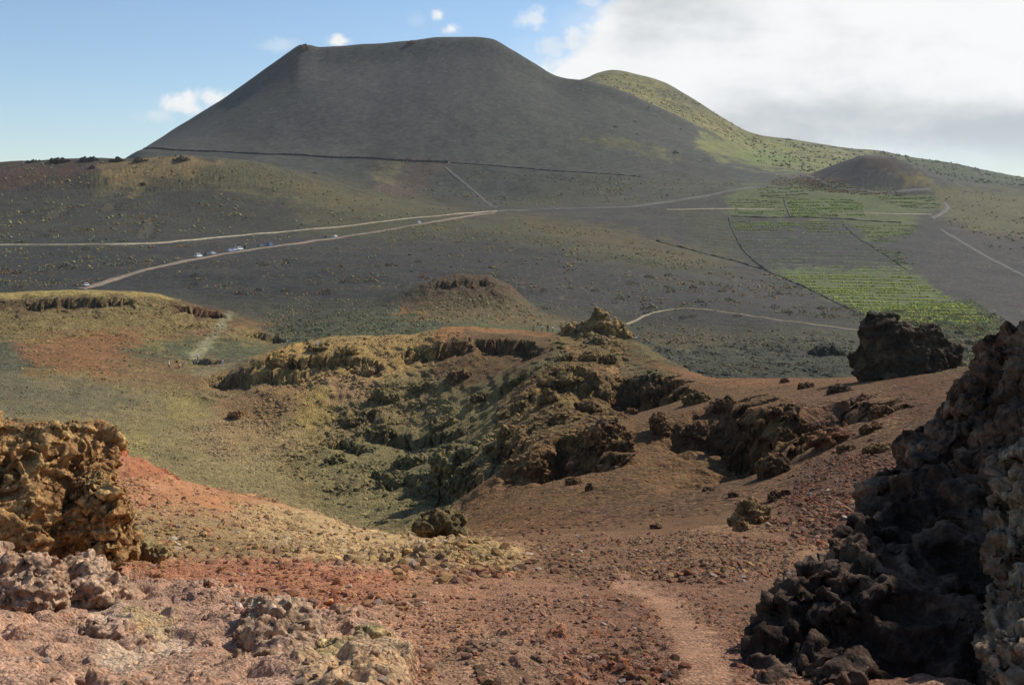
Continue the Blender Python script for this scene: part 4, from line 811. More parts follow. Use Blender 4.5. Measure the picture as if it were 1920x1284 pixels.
for i in big:
    p = pos[i]; c = cls[i]; px = CX+p[0]/p[1]*F; py = HZ-p[2]/p[1]*F; s = float(siz[i])
    nm = cname(c, SN); z = zone_of(px, p[1], py)
    r_ = empty('shrub', p, random.random()*6.28, s); tag(r_, f"{nm} shrub {z}, {('far left', 'left', 'middle', 'right', 'far right')[int(np.clip((px-ZX[z][0])/(ZX[z][1]-ZX[z][0]+1)*5, 0, 4))]}", 'shrub', f'{nm} shrubs {z}')
    f = bpy.data.objects.new('foliage', random.choice(LEAFY)); C.objects.link(f); f.parent = r_; lu = float(c @ np.array([.3, .59, .11])); f.color = (*np.clip((lu+(c-lu)*0.7)*0.8, 0.01, 1), 1)
    f = bpy.data.objects.new('stem', STEM); C.objects.link(f); f.parent = r_
# darker lone bushes on the flank of the cone
for (px, py, s, lab) in [(1266, 288, 4.2, 'lone dark bush low on the right flank of the cone'), (1190, 229, 2.6, 'upper dark bush of the pair high on the cone flank'), (1194, 251, 2.3, 'dark bush below the pair on the cone flank'),
                         (1153, 238, 2.6, 'dark bush left of the pair on the cone flank'), (1215, 203, 2.4, 'topmost dark bush near the shoulder of the cone'), (1276, 243, 2.2, 'dark bush on the yellowish slope right of the cone'),
                         (590, 326, 2.4, 'dark bush on grey ash under the retaining wall')]:
    Y = cast(px, py, 1030, 1900); p = world(px, py, Y); p[2] = ground_z(p[0], Y)-0.1
    r_ = empty('bush', p, px, s); tag(r_, lab, 'bush', 'lone dark bushes on the cone')
    f = bpy.data.objects.new('foliage', LEAFY[int(px) % 5]); C.objects.link(f); f.parent = r_; f.color = (0.045, 0.06, 0.022, 1)
    f = bpy.data.objects.new('stem', STEM); C.objects.link(f); f.parent = r_
for k, (px, py, s) in enumerate([(1655, 283, 5), (1612, 280, 3), (1590, 277, 2.5), (1682, 288, 5), (1700, 291, 4), (1757, 301, 5), (1795, 307, 5), (1310, 193, 3.5), (1478, 259, 4.5), (1300, 187, 2.5), (1830, 315, 5), (1420, 252, 3)]):
    Y = cast(px, py+4, 1700, 1960); p = world(px, py+4, Y); p[2] = ground_z(p[0], Y)-0.2
    loc_ = ['dark round bush on the skyline of the green ridge', 'dark bush on the ridge right of the cone'][0]
    r_ = empty('bush', p, px, s); tag(r_, 'dark bush on the skyline of the green ridge', 'bush', 'bushes on the skyline of the green ridge')
    f = bpy.data.objects.new('foliage', LEAFY[k % 5]); C.objects.link(f); f.parent = r_; f.color = (0.04, 0.06, 0.02, 1)
print('scrub', time.time()-T0)

# ------------------------------------------------------------------ vineyard rows
M_vine = attr_plain('vine_leaf', 0.8, 1.0, 0.3)
def vine_row(P, w, h, col, label, group, dens=2.2, col2=None, thin=-0.28):
    P = resample(P, 0.75/dens); m = len(P)
    if m < 4: return
    keep = (rng.random(m) > 0.12) & (noise2(P[:, 0]/14, P[:, 1]/14, 94)+0.5*noise2(P[:, 0]/4, P[:, 1]/4, 95) > thin); P = P[keep]; m = len(P)
    if m < 12: return
    pos = P+rng.normal(size=(m, 3))*np.array([0.15, 0.35, 0])*w; pos[:, 2] = ground_z(pos[:, 0], pos[:, 1])+0.02
    c = np.tile(lin(col), (m, 1))*(1+0.22*rng.normal(size=(m, 1)))
    if col2 is not None: k = rng.random(m) < 0.4; c[k] = lin(col2)*(1+0.15*rng.normal(size=(k.sum(), 1)))
    o = scatter_mesh('vine_row', TUFT_V, pos, w*0.66*(0.45+0.8*rng.random(m)**1.5), c, M_vine); tag(o, label, 'vine row', group)
TUFT_V = [lump_shape(60+k) for k in range(5)]
def edge(pts, py): p = np.array(pts, float); return float(np.interp(py, p[:, 1], p[:, 0]))
LE = [(1368, 405), (1375, 440), (1392, 465), (1415, 490), (1450, 512), (1500, 534), (1560, 560), (1620, 592), (1660, 610)]
RE = [(1590, 412), (1600, 440), (1640, 460), (1670, 480), (1705, 505), (1750, 540), (1800, 565), (1850, 590), (1870, 610)]
ORD = 'first second third fourth fifth sixth seventh eighth ninth tenth eleventh twelfth thirteenth fourteenth fifteenth sixteenth seventeenth eighteenth nineteenth twentieth'.split(); cnt = {}
py = 414.0; k = 0
while py < 606:
    l = edge(LE, py)+4; r_ = edge(RE, py)-3; pts = [(l+(r_-l)*t, py+1.6*math.sin(t*3+py*0.2)+3.0*t) for t in np.linspace(0, 1, 9)]
    P = pxline(pts, (400, 1000), 1.0)
    if py < 434: c, c2, w, part = (134, 148, 54), (152, 154, 68), 1.15, 'green top terraces'
    elif py < 512: c, c2, w, part = (168, 170, 126), (136, 146, 92), 0.72, 'bare middle terraces'
    else: c, c2, w, part = (146, 156, 50), (164, 162, 66), 1.0, 'bright lower terraces'
    cnt[part] = cnt.get(part, 0)+1
    vine_row(P, w, 0.6, c, f'{ORD[min(cnt[part]-1, 19)]} vine row from the top on the {part} of the large vineyard', f'vine rows on the {part} of the large vineyard', 2.0 if w > 0.7 else 1.8, c2)
    py += 4.2 if py < 434 else (6.9 if py < 512 else 5.2)
def plot(poly_l, poly_r, y0, y1, step, yr, w, c, c2, where, slope=0.0):
    py = y0; k = 0
    while py < y1:
        l = edge(poly_l, py); r_ = edge(poly_r, py); pts = [(l+(r_-l)*t, py+slope*t+1.0*math.sin(t*4+py)) for t in np.linspace(0, 1, 7)]
        vine_row(pxline(pts, yr, 1.2), w, 0.6, c, f'{ORD[min(k, 19)]} vine row from the top in {where}', f'vine rows in {where}', 1.4, c2); py += step; k += 1
plot([(1420, 350), (1430, 372)], [(1560, 350), (1475, 372)], 351, 372, 3.6, (950, 1180), 1.4, (108, 120, 60), (126, 130, 72), 'the topmost small vineyard')
plot([(1475, 372), (1484, 404)], [(1615, 380), (1622, 404)], 374, 405, 3.0, (740, 1180), 1.3, (130, 148, 48), (112, 126, 52), 'the bright green plot above the large vineyard')
plot([(1370, 372), (1372, 400)], [(1462, 372), (1474, 400)], 375, 402, 4.2, (740, 1180), 1.1, (112, 128, 56), (128, 130, 66), 'the plot left of the bright green one')
plot([(1270, 402), (1285, 425), (1310, 460)], [(1360, 402), (1368, 425), (1400, 480)], 405, 478, 6.5, (600, 1000), 0.6, (122, 124, 84), (112, 118, 66), 'the sparse plot left of the curved wall', 6)
plot([(1600, 422), (1640, 455)], [(1735, 418), (1690, 452)], 423, 455, 3.6, (600, 1000), 1.1, (136, 148, 54), (124, 130, 60), 'the plot right of the large vineyard')
plot([(1630, 366), (1690, 388)], [(1755, 372), (1760, 388)], 370, 390, 3.6, (740, 1180), 1.3, (110, 126, 50), (124, 130, 56), 'the plot below the small cone')
plot([(1650, 470), (1690, 498)], [(1685, 466), (1720, 500)], 470, 500, 4, (500, 900), 1.1, (114, 128, 60), (124, 130, 66), 'the narrow plot beside the dark right slope')
q = spots(4200, [(1690, 572), (1820, 560), (1880, 600), (1860, 640), (1720, 610), (1640, 585)], (330, 700)); pq = on_ground(q)
o = scatter_mesh('vine_thicket', TUFT_V, pq, 0.16+0.34*rng.random(len(pq))**2, np.array([lin((122, 140, 52)), lin((104, 118, 56)), lin((140, 128, 60)), lin((92, 98, 56))])[rng.integers(0, 4, len(pq))]*(1+0.2*rng.normal(size=(len(pq), 1))), M_vine)
tag(o, 'bright green vine growth at the foot of the vineyard', kind='stuff')
print('vines', time.time()-T0)

# ------------------------------------------------------------------ crags and boulders
def remesh(lumps, voxel, seed):
    bm = bmesh.new()
    for (c, r, rot) in lumps:
        m = Matrix.Translation(Vector(c)) @ Matrix.Rotation(rot, 4, 'Z') @ Matrix.Diagonal((*r, 1)); bmesh.ops.create_icosphere(bm, subdivisions=3, radius=1, matrix=m)
    me = bpy.data.meshes.new('t'); bm.to_mesh(me); bm.free(); o = bpy.data.objects.new('t', me); C.objects.link(o)
    md = o.modifiers.new('r', 'REMESH'); md.mode = 'VOXEL'; md.voxel_size = voxel; md.use_smooth_shade = True
    sm = o.modifiers.new('s', 'SMOOTH'); sm.iterations = 6; sm.factor = 0.6
    dg = bpy.context.evaluated_depsgraph_get(); ev = o.evaluated_get(dg); m2 = ev.to_mesh()
    V = np.empty(len(m2.vertices)*3, np.float32); m2.vertices.foreach_get('co', V); V = V.reshape(-1, 3)
    m2.calc_loop_triangles(); Fc = np.empty(len(m2.loop_triangles)*3, np.int32); m2.loop_triangles.foreach_get('vertices', Fc); Fc = Fc.reshape(-1, 3)
    ev.to_mesh_clear(); bpy.data.objects.remove(o); bpy.data.meshes.remove(me); return V.astype(float), Fc
def normals(V, Fc):
    a, b, c = V[Fc[:, 0]], V[Fc[:, 1]], V[Fc[:, 2]]; n = np.cross(b-a, c-a); N = np.zeros_like(V)
    for k in range(3): np.add.at(N, Fc[:, k], n)
    return N/(np.linalg.norm(N, axis=1)[:, None]+1e-12)
def crag(name, lumps, voxel, S, cols, label, cat, group=None, mat=None, seed=1, ks=(0.30, 0.16, 0.09, 0.05), blend=None):
    """S: metres of the largest knobs; cols: rock colours blended by noise"""
    V, Fc = remesh(lumps, voxel, seed)
    N = normals(V, Fc)
    n = fbm3(V/S+seed, 3, 0.5, seed); V = V+N*(n*ks[0]*S)[:, None]
    N = normals(V, Fc); wp = np.stack([noise3(V/S*1.5, 2), noise3(V/S*1.5+9, 3), noise3(V/S*1.5+19, 4)], 1); f1, f2, i1 = worley3(V/(S*0.5)*np.array([1, 1, 1.3])+0.5*wp, seed)
    V = V+N*((RT[i1][:, 2]-0.5)*0.8*sstep(0.0, 0.12, f2-f1)*ks[1]*S*2)[:, None]
    for q, lam in enumerate((0.5, 0.26, 0.13, 0.07)):
        N = normals(V, Fc) if q < 3 else N; nn = noise3(V/(S*lam)*np.array([1, 1, 1.35])+0.35*wp*(q < 2), seed+11+q); V = V+N*((0.35-np.abs(nn)*1.7)*S*(0.17, 0.075, 0.032, 0.016)[q]*(ks[2]/0.1))[:, None]
    bed = noise3(np.column_stack([V[:, 0]*0.35/S+3, V[:, 1]*0.35/S, V[:, 2]*5.5/S+wp[:, 0]*1.2]), seed+21); V = V+N*(bed*0.045*S)[:, None]
    f1b, f2b, i2 = worley3(V/(S*0.10), seed+5); N = normals(V, Fc); V = V-N*(np.clip(0.38-f1b, 0, 1)*(RT[i2][:, 0] > 0.45)*ks[3]*S*1.6)[:, None]
    g = fbm3(V/(S*0.9)+31, 4, 0.6, seed+7)*0.5+0.5; g2 = RT[i1][:, 0]*0.5+RT[i2][:, 1]*0.5
    cc = np.array([lin(c) for c in cols]); t = np.clip(g*0.65+g2*0.35, 0, 0.999)*(len(cc)-1); k = t.astype(int); f = (t-k)[:, None]
    col = cc[k]*(1-f)+cc[np.minimum(k+1, len(cc)-1)]*f; col = col*(0.8+0.4*RT[i2][:, 2])[:, None]
    lu = (col*np.array([.3, .59, .11])).sum(1)[:, None]; col = (lu+(col-lu)*0.8)*0.86*np.array([1.08, 1.08, 0.88])
    if blend is not None: col = col*0.4+0.6*blend*(lu/(lu.mean()+1e-6))
    o = np_mesh(name, V, Fc, mat or M_rock, np.clip(col, 0.005, 0.8)); tag(o, label, cat, group); return o
def L(px, py, Y, rx, ry, rz, rot=0.0, u=None):
    """lump centred on a bearing, half sizes in metres"""
    return (world(px, py, Y), (rx, ry, rz), rot)
# crag on the left edge
crag('rock_outcrop', [L(60, 905, 19, 1.2, 1.0, 0.95), L(-40, 885, 19.5, 1.2, 1.2, 1.0), L(150, 875, 19.5, .55, .7, .55), L(60, 850, 20, .9, .8, .5), L(175, 930, 18.5, .42, .5, .5), L(205, 960, 18.2, .3, .4, .42),
     L(120, 985, 18.2, .5, .6, .5), L(20, 990, 18, 1.0, .8, .6), L(-120, 930, 18.5, 1.4, 1.2, 1.2), L(140, 815, 20.6, .35, .5, .25), L(50, 1040, 18.0, .5, .6, .3), L(215, 1015, 18.4, .22, .3, .35)],
     0.018, 1.0, [(98, 70, 42), (146, 102, 58), (166, 122, 72), (182, 146, 92), (162, 100, 60)], 'large ochre brown crag on the left edge above the mauve rubble', 'rock', seed=3, ks=(0.28, 0.2, 0.075, 0.035))
# mauve knobs in the near left corner
crag('rock', [L(150, 1085, 14.5, .38, .4, .28), L(110, 1120, 14, .5, .5, .25), L(190, 1110, 14, .3, .4, .2)], 0.02, 0.45, [(148, 112, 94), (176, 138, 118), (192, 158, 140)], 'mauve crusty hump below the ochre crag', 'rock', 'near mauve rocks', seed=5)
crag('rock', [L(20, 1090, 14, .55, .6, .3), L(-60, 1080, 14, .6, .6, .4), L(60, 1110, 13.5, .4, .5, .2)], 0.02, 0.45, [(146, 110, 92), (172, 134, 114), (188, 154, 136)], 'mauve rock in the corner left of the crusty hump', 'rock', 'near mauve rocks', seed=6)
crag('rock', [L(520, 1150, 12.2, .36, .36, .2), L(560, 1190, 11.6, .3, .35, .18), L(490, 1190, 11.6, .28, .3, .15)], 0.018, 0.36, [(130, 102, 86), (170, 134, 114), (190, 158, 136)], 'lumpy mauve boulder in front of the orange gravel', 'rock', 'near mauve rocks', seed=8)
crag('rock', [L(640, 1235, 9.6, .34, .34, .15), L(700, 1215, 10, .26, .3, .14), L(590, 1262, 9.0, .3, .3, .14), L(720, 1265, 9.2, .2, .26, .12)], 0.015, 0.32, [(130, 100, 70), (178, 148, 104), (200, 170, 120)], 'broken yellowish rock at the bottom edge left of centre', 'rock', 'near mauve rocks', seed=9)
crag('rock', [L(480, 1270, 8.9, .4, .34, .14), L(400, 1290, 8.5, .3, .3, .13), L(530, 1235, 9.5, .25, .3, .12)], 0.015, 0.32, [(124, 92, 78), (172, 134, 116), (190, 156, 136)], 'cracked mauve rock at the bottom edge', 'rock', 'near mauve rocks', seed=10)
crag('rock', [L(200, 1190, 11.4, .3, .3, .12), L(240, 1220, 10.8, .25, .3, .1)], 0.016, 0.3, [(140, 104, 90), (178, 136, 118), (196, 158, 140)], 'low mauve knob among the white flecked rubble', 'rock', 'near mauve rocks', seed=11)
# yellow rocks in the middle
crag('rock', [L(860, 1050, 23.6, .4, .5, .25), L(900, 1042, 24, .28, .4, .25), L(840, 1062, 23, .3, .4, .18)], 0.03, 0.5, [(140, 106, 70), (184, 152, 92), (198, 172, 116)], 'sulphur yellow rock cluster at the centre of the foreground', 'rock', seed=12)
crag('rock', [L(905, 1068, 22.5, .22, .3, .2), L(925, 1060, 22.8, .15, .2, .16)], 0.025, 0.3, [(86, 80, 60), (130, 122, 80), (170, 150, 90)], 'grey green rock just right of the yellow cluster', 'rock', seed=13)
crag('rock', [L(765, 1100, 18.5, .13, .15, .11), L(750, 1104, 18.3, .1, .12, .07)], 0.012, 0.14, [(170, 166, 156), (200, 196, 186)], 'small pale grey stone left of the yellow rocks', 'rock', seed=14)
# outcrop on the near rim
crag('rock_outcrop', [L(825, 980, 47, .85, .8, .5), L(790, 988, 46.5, .45, .6, .4), L(855, 975, 47.5, .4, .6, .45), L(860, 1000, 46, .3, .4, .3)], 0.06, 0.9, [(58, 46, 34), (96, 80, 50), (150, 124, 72)], 'dark undercut ledge on the rim between rubble and brown slope', 'rock', seed=15)
crag('rock', [L(290, 892, 45.2, .5, .5, .3), L(315, 898, 45.2, .35, .4, .2)], 0.05, 0.5, [(110, 50, 30), (160, 78, 46), (172, 96, 60)], 'brick red knob on the rim right of the ochre crag', 'rock', seed=16)
crag('rock', [L(250, 870, 44.5, .6, .5, .25), L(215, 855, 44.5, .5, .5, .3)], 0.05, 0.5, [(120, 56, 34), (176, 92, 56), (180, 120, 74)], 'orange red rim rock next to the ochre crag', 'rock', seed=17)
crag('rock', [L(270, 1030, 20, .28, .3, .2), L(300, 1040, 19.5, .16, .2, .12), L(255, 1010, 20.5, .2, .2, .2)], 0.025, 0.3, [(80, 66, 48), (140, 116, 78), (170, 146, 100)], 'knobbly grey brown rocks at the foot of the ochre crag', 'rock', seed=18)
# black rock on the ridge
Yb = 118
crag('rock_outcrop', [L(1700, 668, Yb, 4.6, 3.4, 2.6), L(1650, 650, Yb, 2.2, 2.6, 3.6), L(1638, 625, Yb, 1.1, 1.4, 1.9), L(1660, 612, Yb, 1.0, 1.3, 1.3), L(1688, 630, Yb, 1.4, 1.6, 1.5), L(1735, 645, Yb, 1.9, 2.0, 1.9),
     L(1770, 668, Yb, 1.6, 2.0, 1.6), L(1790, 690, Yb, 1.2, 1.6, 1.0), L(1620, 690, Yb, 1.2, 1.6, 2.2), L(1630, 645, Yb, 1.0, 1.5, 2.4), L(1614, 618, Yb, .3, .5, .55), L(1700, 706, Yb-2, 4.2, 2.4, 0.9)],
     0.12, 3.0, [(34, 27, 22), (56, 44, 34), (82, 66, 50), (104, 84, 64)], 'massive black rock standing on the crater ridge at right', 'rock', seed=21, ks=(0.22, 0.18, 0.07, 0.035), mat=M_rockfar)
# rocky summit of the ridge
Yp = 252
crag('rock_outcrop', [L(1130, 624, Yp, 5.0, 3.8, 3.4), L(1124, 606, Yp, 2.7, 2.3, 2.9), L(1100, 612, Yp, 1.6, 1.6, 1.6), L(1150, 612, Yp, 1.8, 1.8, 1.8), L(1097, 620, Yp, 2.6, 2.5, 1.7), L(1070, 622, Yp, 1.9, 2.2, 1.7), L(1060, 632, Yp-1, 1.6, 2, .9), L(1155, 620, Yp, 2.2, 2.4, 2.0), L(1175, 630, Yp, 2.0, 2.4, 1.1), L(1120, 645, Yp-3, 5.5, 3, 2.2), L(1085, 650, Yp-6, 3, 3, 1.6), L(1150, 652, Yp-6, 3, 3, 1.8), L(1128, 596, Yp, 1.0, .9, 1.3)],
     0.2, 3.4, [(58, 46, 32), (110, 88, 54), (156, 126, 76), (176, 146, 92)], 'jagged yellow brown summit rocks of the crater ridge', 'rock', seed=22, ks=(0.3, 0.24, 0.1, 0.05), mat=M_rockfar)
crag('rock_outcrop', [L(870, 524, 404, 6, 3, 1.0), L(905, 523, 404, 4, 3, 1.0), L(835, 532, 403, 4, 3, .9), L(812, 545, 402, 2, 2, 1.0)], 0.35, 4, [(54, 40, 32), (92, 66, 48), (110, 86, 58)],
     'broken dark rim rocks of the small reddish mound', 'rock', seed=23, mat=M_rockfar)
def block(px, py, w, h, label, cols, yr=(40, 280), S=None, seed=1, depth=0.9, group='rock outcrops in the crater wall', name='rock_outcrop', nl=6, mat=None):
    """irregular outcrop whose foot stands on the land; w,h half sizes in photo pixels"""
    Y = cast(px, min(py+h*0.6, 1280), *yr); m = Y/F; r = np.random.default_rng(seed*13+int(px)); W_, H_ = w*m, h*m; c = world(px, py, Y); c[2] = float(ground_z(c[0], Y))+H_*0.12
    lumps = [(c, (W_*0.8, W_*depth*0.8, H_*0.95), r.random()*0.6)]
    for k in range(nl):
        a = r.random()*6.28; d = r.uniform(0.3, 0.8); q = c+np.array([math.cos(a)*W_*d, math.sin(a)*W_*depth*d*0.8, r.uniform(-0.45, 0.4)*H_]); f = r.uniform(0.32, 0.6)
        lumps.append((q, (W_*f, W_*f*depth, H_*f*1.2), r.random()*3))
    sz = max(W_, H_); bl = bil(COL, np.array([px]), np.array([Y]))[0]; return crag(name, lumps, max(sz/26, 0.02), S or sz*0.8, cols, label, 'rock', group, seed=seed+int(px) % 50, mat=mat or (M_rockfar if Y > 60 else M_rock), ks=(0.3, 0.24, 0.11, 0.06), blend=bl)
BR1 = [(46, 34, 26), (84, 60, 42), (120, 88, 60), (140, 106, 70)]; DK = [(34, 28, 24), (60, 48, 38), (92, 74, 54)]; YB = [(60, 50, 34), (110, 92, 56), (156, 130, 76), (178, 150, 96)]; OL = [(52, 50, 36), (92, 88, 56), (124, 116, 76)]; RD = [(70, 40, 28), (120, 70, 48), (150, 92, 62)]
block(1450, 868, 40, 36, 'dark crusted outcrop with pale top above the red rubble', DK+[(150, 130, 96)], (30, 90), seed=2)
block(1412, 955, 40, 36, 'yellow crusted outcrop left of the red rubble', YB, (25, 70), seed=3)
block(1390, 985, 18, 20, 'small yellow knob at the lower end of the crusted outcrop', YB, (25, 70), seed=4)
block(1465, 925, 28, 10, 'low grey ledge between the two crusted outcrops', DK+[(140, 124, 90)], (25, 70), seed=5)
block(1374, 842, 20, 10, 'brown boulder alone in front of the long shadow', BR1, (50, 110), seed=6)
block(1353, 818, 9, 9, 'small dark boulder above the lone brown one', DK, (50, 120), seed=7)
block(1480, 768, 50, 9, 'upper rock lip above the long shadowed hollow', BR1, (60, 130), seed=8, nl=8)
block(1360, 752, 26, 12, 'rounded rock nose at the left end of the hollow', BR1, (60, 140), seed=9)
block(1560, 815, 40, 22, 'reddish rock edge at the right end of the hollow', RD+[(130, 112, 80)], (50, 120), seed=10, nl=8)
block(1305, 745, 24, 18, 'yellow capped block left of the hollow', YB, (70, 170), seed=11)
block(1310, 800, 20, 22, 'dark block below the yellow capped one', DK+[(120, 90, 60)], (70, 150), seed=12)
block(1245, 722, 34, 14, 'dark ledge under the ridge path', DK, (90, 200), seed=13)
block(1235, 790, 24, 26, 'brown pillar in the crater wall', BR1, (70, 170), seed=14)
block(1140, 800, 46, 30, 'big brown overhang in the middle of the crater wall', BR1, (90, 200), seed=15, nl=9)
block(1160, 835, 24, 18, 'brown block right of the big overhang', BR1, (80, 180), seed=16)
block(1100, 760, 26, 18, 'olive brown block above the big overhang', BR1, (100, 220), seed=17)
block(1105, 668, 22, 10, 'yellow brown rocks at the foot of the summit', YB, (150, 262), seed=80)
block(1140, 672, 18, 12, 'dark rocks beside the summit path', DK, (150, 262), seed=81)
block(1060, 668, 16, 9, 'crumbly olive rocks left of the summit path', OL, (150, 262), seed=82)
block(1120, 640, 30, 10, 'mauve tinged rocks halfway up the summit', [(70, 56, 48), (120, 98, 78), (146, 120, 84)], (180, 262), seed=83)
block(1070, 700, 40, 14, 'crumbly yellow band below the summit path', YB, (120, 250), seed=18, nl=8)
block(1030, 740, 24, 24, 'mauve brown knob below the yellow band', BR1, (110, 240), seed=19)
block(975, 760, 22, 24, 'olive knob on the spine of the ridge', OL, (120, 240), seed=20)
block(950, 805, 22, 18, 'yellow green block at the foot of the spine', YB, (100, 220), seed=21)
block(870, 850, 60, 22, 'smooth olive slab overhanging a dark hollow', OL, (110, 220), seed=22, nl=8)
block(1010, 870, 26, 34, 'narrow olive brown rib running down the cinder slope', BR1, (80, 180), seed=23)
block(968, 868, 9, 8, 'dark boulder left of the narrow rib', BR1, (80, 180), seed=24)
block(955, 900, 8, 8, 'lower dark boulder left of the narrow rib', DK, (70, 170), seed=25)
block(1075, 900, 14, 10, 'dark leaning boulder right of the narrow rib', BR1, (70, 150), seed=26)
block(1105, 912, 10, 11, 'dark upright boulder right of the leaning one', DK, (70, 150), seed=27)
block(1190, 745, 14, 12, 'dark knob under the saddle', DK, (100, 220), seed=28)
block(1185, 770, 14, 10, 'brown knob below the saddle', BR1, (90, 200), seed=29)
block(1472, 712, 10, 8, 'small dark boulder on the ridge path', DK, (90, 160), seed=31)
block(1512, 722, 16, 9, 'larger dark boulder just right of the ridge path boulder', DK, (85, 150), seed=32)
block(1575, 728, 26, 11, 'dark rock cluster in front of the black rock', DK+[(110, 76, 58)], (80, 140), seed=33)
block(1618, 738, 18, 7, 'red brown rocks below the dark cluster', RD, (75, 130), seed=34)
block(1655, 768, 30, 18, 'brown boulder with deep shadow below the black rock', BR1, (55, 120), seed=35)
block(1590, 838, 20, 12, 'smooth grey brown boulder above the red rubble', [(80, 68, 54), (120, 102, 78)], (30, 80), seed=36)
block(1650, 838, 28, 12, 'ochre topped boulder above the red rubble', YB, (30, 80), seed=37)
block(1630, 800, 22, 14, 'dark brown boulder above the ochre topped one', BR1, (40, 100), seed=38)
block(1330, 915, 14, 6, 'low rock lying on the open cinder slope', BR1, (40, 90), seed=39)
block(1375, 925, 12, 9, 'dark rock right of the low one on the cinder slope', DK+[(140, 110, 70)], (40, 90), seed=40)
block(1232, 985, 12, 7, 'dark stump of rock at the foot of the cinder slope', DK, (25, 60), seed=41)
block(540, 672, 34, 16, 'dark gap rocks under the yellow shoulder on the left rim', DK+[(170, 136, 74)], (180, 275), seed=42, nl=8)
block(690, 690, 28, 12, 'purple brown rocks in the upper bowl', [(54, 44, 44), (100, 78, 70), (130, 104, 86)], (170, 270), seed=43)
block(632, 672, 12, 12, 'round olive boulder in the upper bowl', OL, (180, 275), seed=44)
block(440, 775, 18, 12, 'reddish rocks at the edge of the landslide track', RD, (140, 260), seed=45)
block(630, 858, 22, 14, 'dark olive knob low in the bowl', OL, (120, 230), seed=46)
block(730, 900, 30, 18, 'broad olive knob above the near rim', OL, (110, 220), seed=47)
block(700, 800, 40, 12, 'olive ledge across the middle of the bowl', OL, (120, 240), seed=48, nl=8)
block(830, 790, 30, 12, 'olive ledge near the spine', OL, (120, 240), seed=49)
block(400, 584, 34, 9, 'dark red ledge at the right end of the yellow rimmed mound', [(58, 38, 30), (92, 58, 44)], (300, 400), seed=50)
block(1550, 655, 34, 14, 'dark lava heap against the black rock', [(36, 36, 34), (62, 62, 56)], (290, 420), seed=55, nl=8)
for k, (px, py, w, h, lab) in enumerate([(110, 299, 22, 3, 'low dark rocks on the left skyline'), (165, 297, 16, 3, 'jagged dark rocks near the middle of the left skyline'), (60, 301, 12, 2.5, 'leftmost dark rocks on the skyline'), (262, 298, 14, 4, 'dark skyline rocks at the foot of the cone'),
                                  (220, 299, 14, 3, 'dark rocks left of the foot of the cone'), (342, 297, 16, 4, 'dark rocks on the yellowish crest'), (173, 312, 6, 5, 'upright dark rock below the left skyline'), (268, 342, 6, 5, 'dark hollow rock on the yellowish slope')]):
    block(px, py, w, h, lab, DK, (900, 1010), seed=60+k, group='dark rocks on the left hill')
block(567, 87, 11, 9, 'small crag on the left corner of the cone summit', BR1, (1400, 1520), seed=70, group='rocks on the cone')
block(771, 76, 10, 2.5, 'low pale rocks on the rim of the cone', BR1, (1400, 1520), seed=71, group='rocks on the cone')
_bp = [(1205, 706, 'left'), (1258, 716, 'middle'), (1290, 730, 'right')]
for k, (px, py, w_) in enumerate(_bp): block(px, py, 15, 9, f'dark broken rock on the {w_} of the lip under the ridge path', BR1, (100, 200), seed=90+k)
for k, (px, py, w_) in enumerate([(1395, 757, 'first'), (1432, 765, 'second'), (1505, 789, 'third'), (1532, 800, 'fourth')]): block(px, py, 17, 9, f'{w_} rock from the left on the lip of the long hollow', RD if k > 1 else BR1, (60, 140), seed=95+k)
for k, (px, py, w, h, w_) in enumerate([(1410, 800, 20, 16, 'left'), (1470, 812, 24, 18, 'middle'), (1530, 838, 22, 16, 'right')]): block(px, py, w, h, f'dark block in the {w_} of the long hollow', DK, (60, 130), seed=100+k)
for k, (px, py, w, h, lab) in enumerate([(905, 648, 26, 8, 'dark rocks under the left end of the rim path'), (960, 650, 26, 9, 'dark rocks under the middle of the rim path'), (1010, 655, 16, 8, 'dark rocks under the right end of the rim path'), (780, 655, 30, 8, 'yellowish rocks left of the rim path hollow'),
   (600, 648, 26, 8, 'yellow rocks on the yellow shoulder'), (650, 655, 24, 8, 'ochre rocks right of the yellow shoulder'), (720, 735, 26, 12, 'olive brown rocks in the middle of the upper bowl'), (790, 720, 20, 10, 'olive rocks right of the middle of the upper bowl'),
   (860, 700, 24, 14, 'brown rocks beneath the rim hollow'), (900, 740, 18, 10, 'small brown rocks left of the spine'), (660, 780, 26, 9, 'crusty olive ledge in the left of the bowl'), (780, 860, 34, 16, 'rough olive mound left of the smooth slab')]):
    block(px, py, w, h, lab, YB if 'yellow' in lab or 'ochre' in lab else (OL if 'olive' in lab else BR1), (110, 270), seed=110+k)
print('blocks', time.time()-T0)
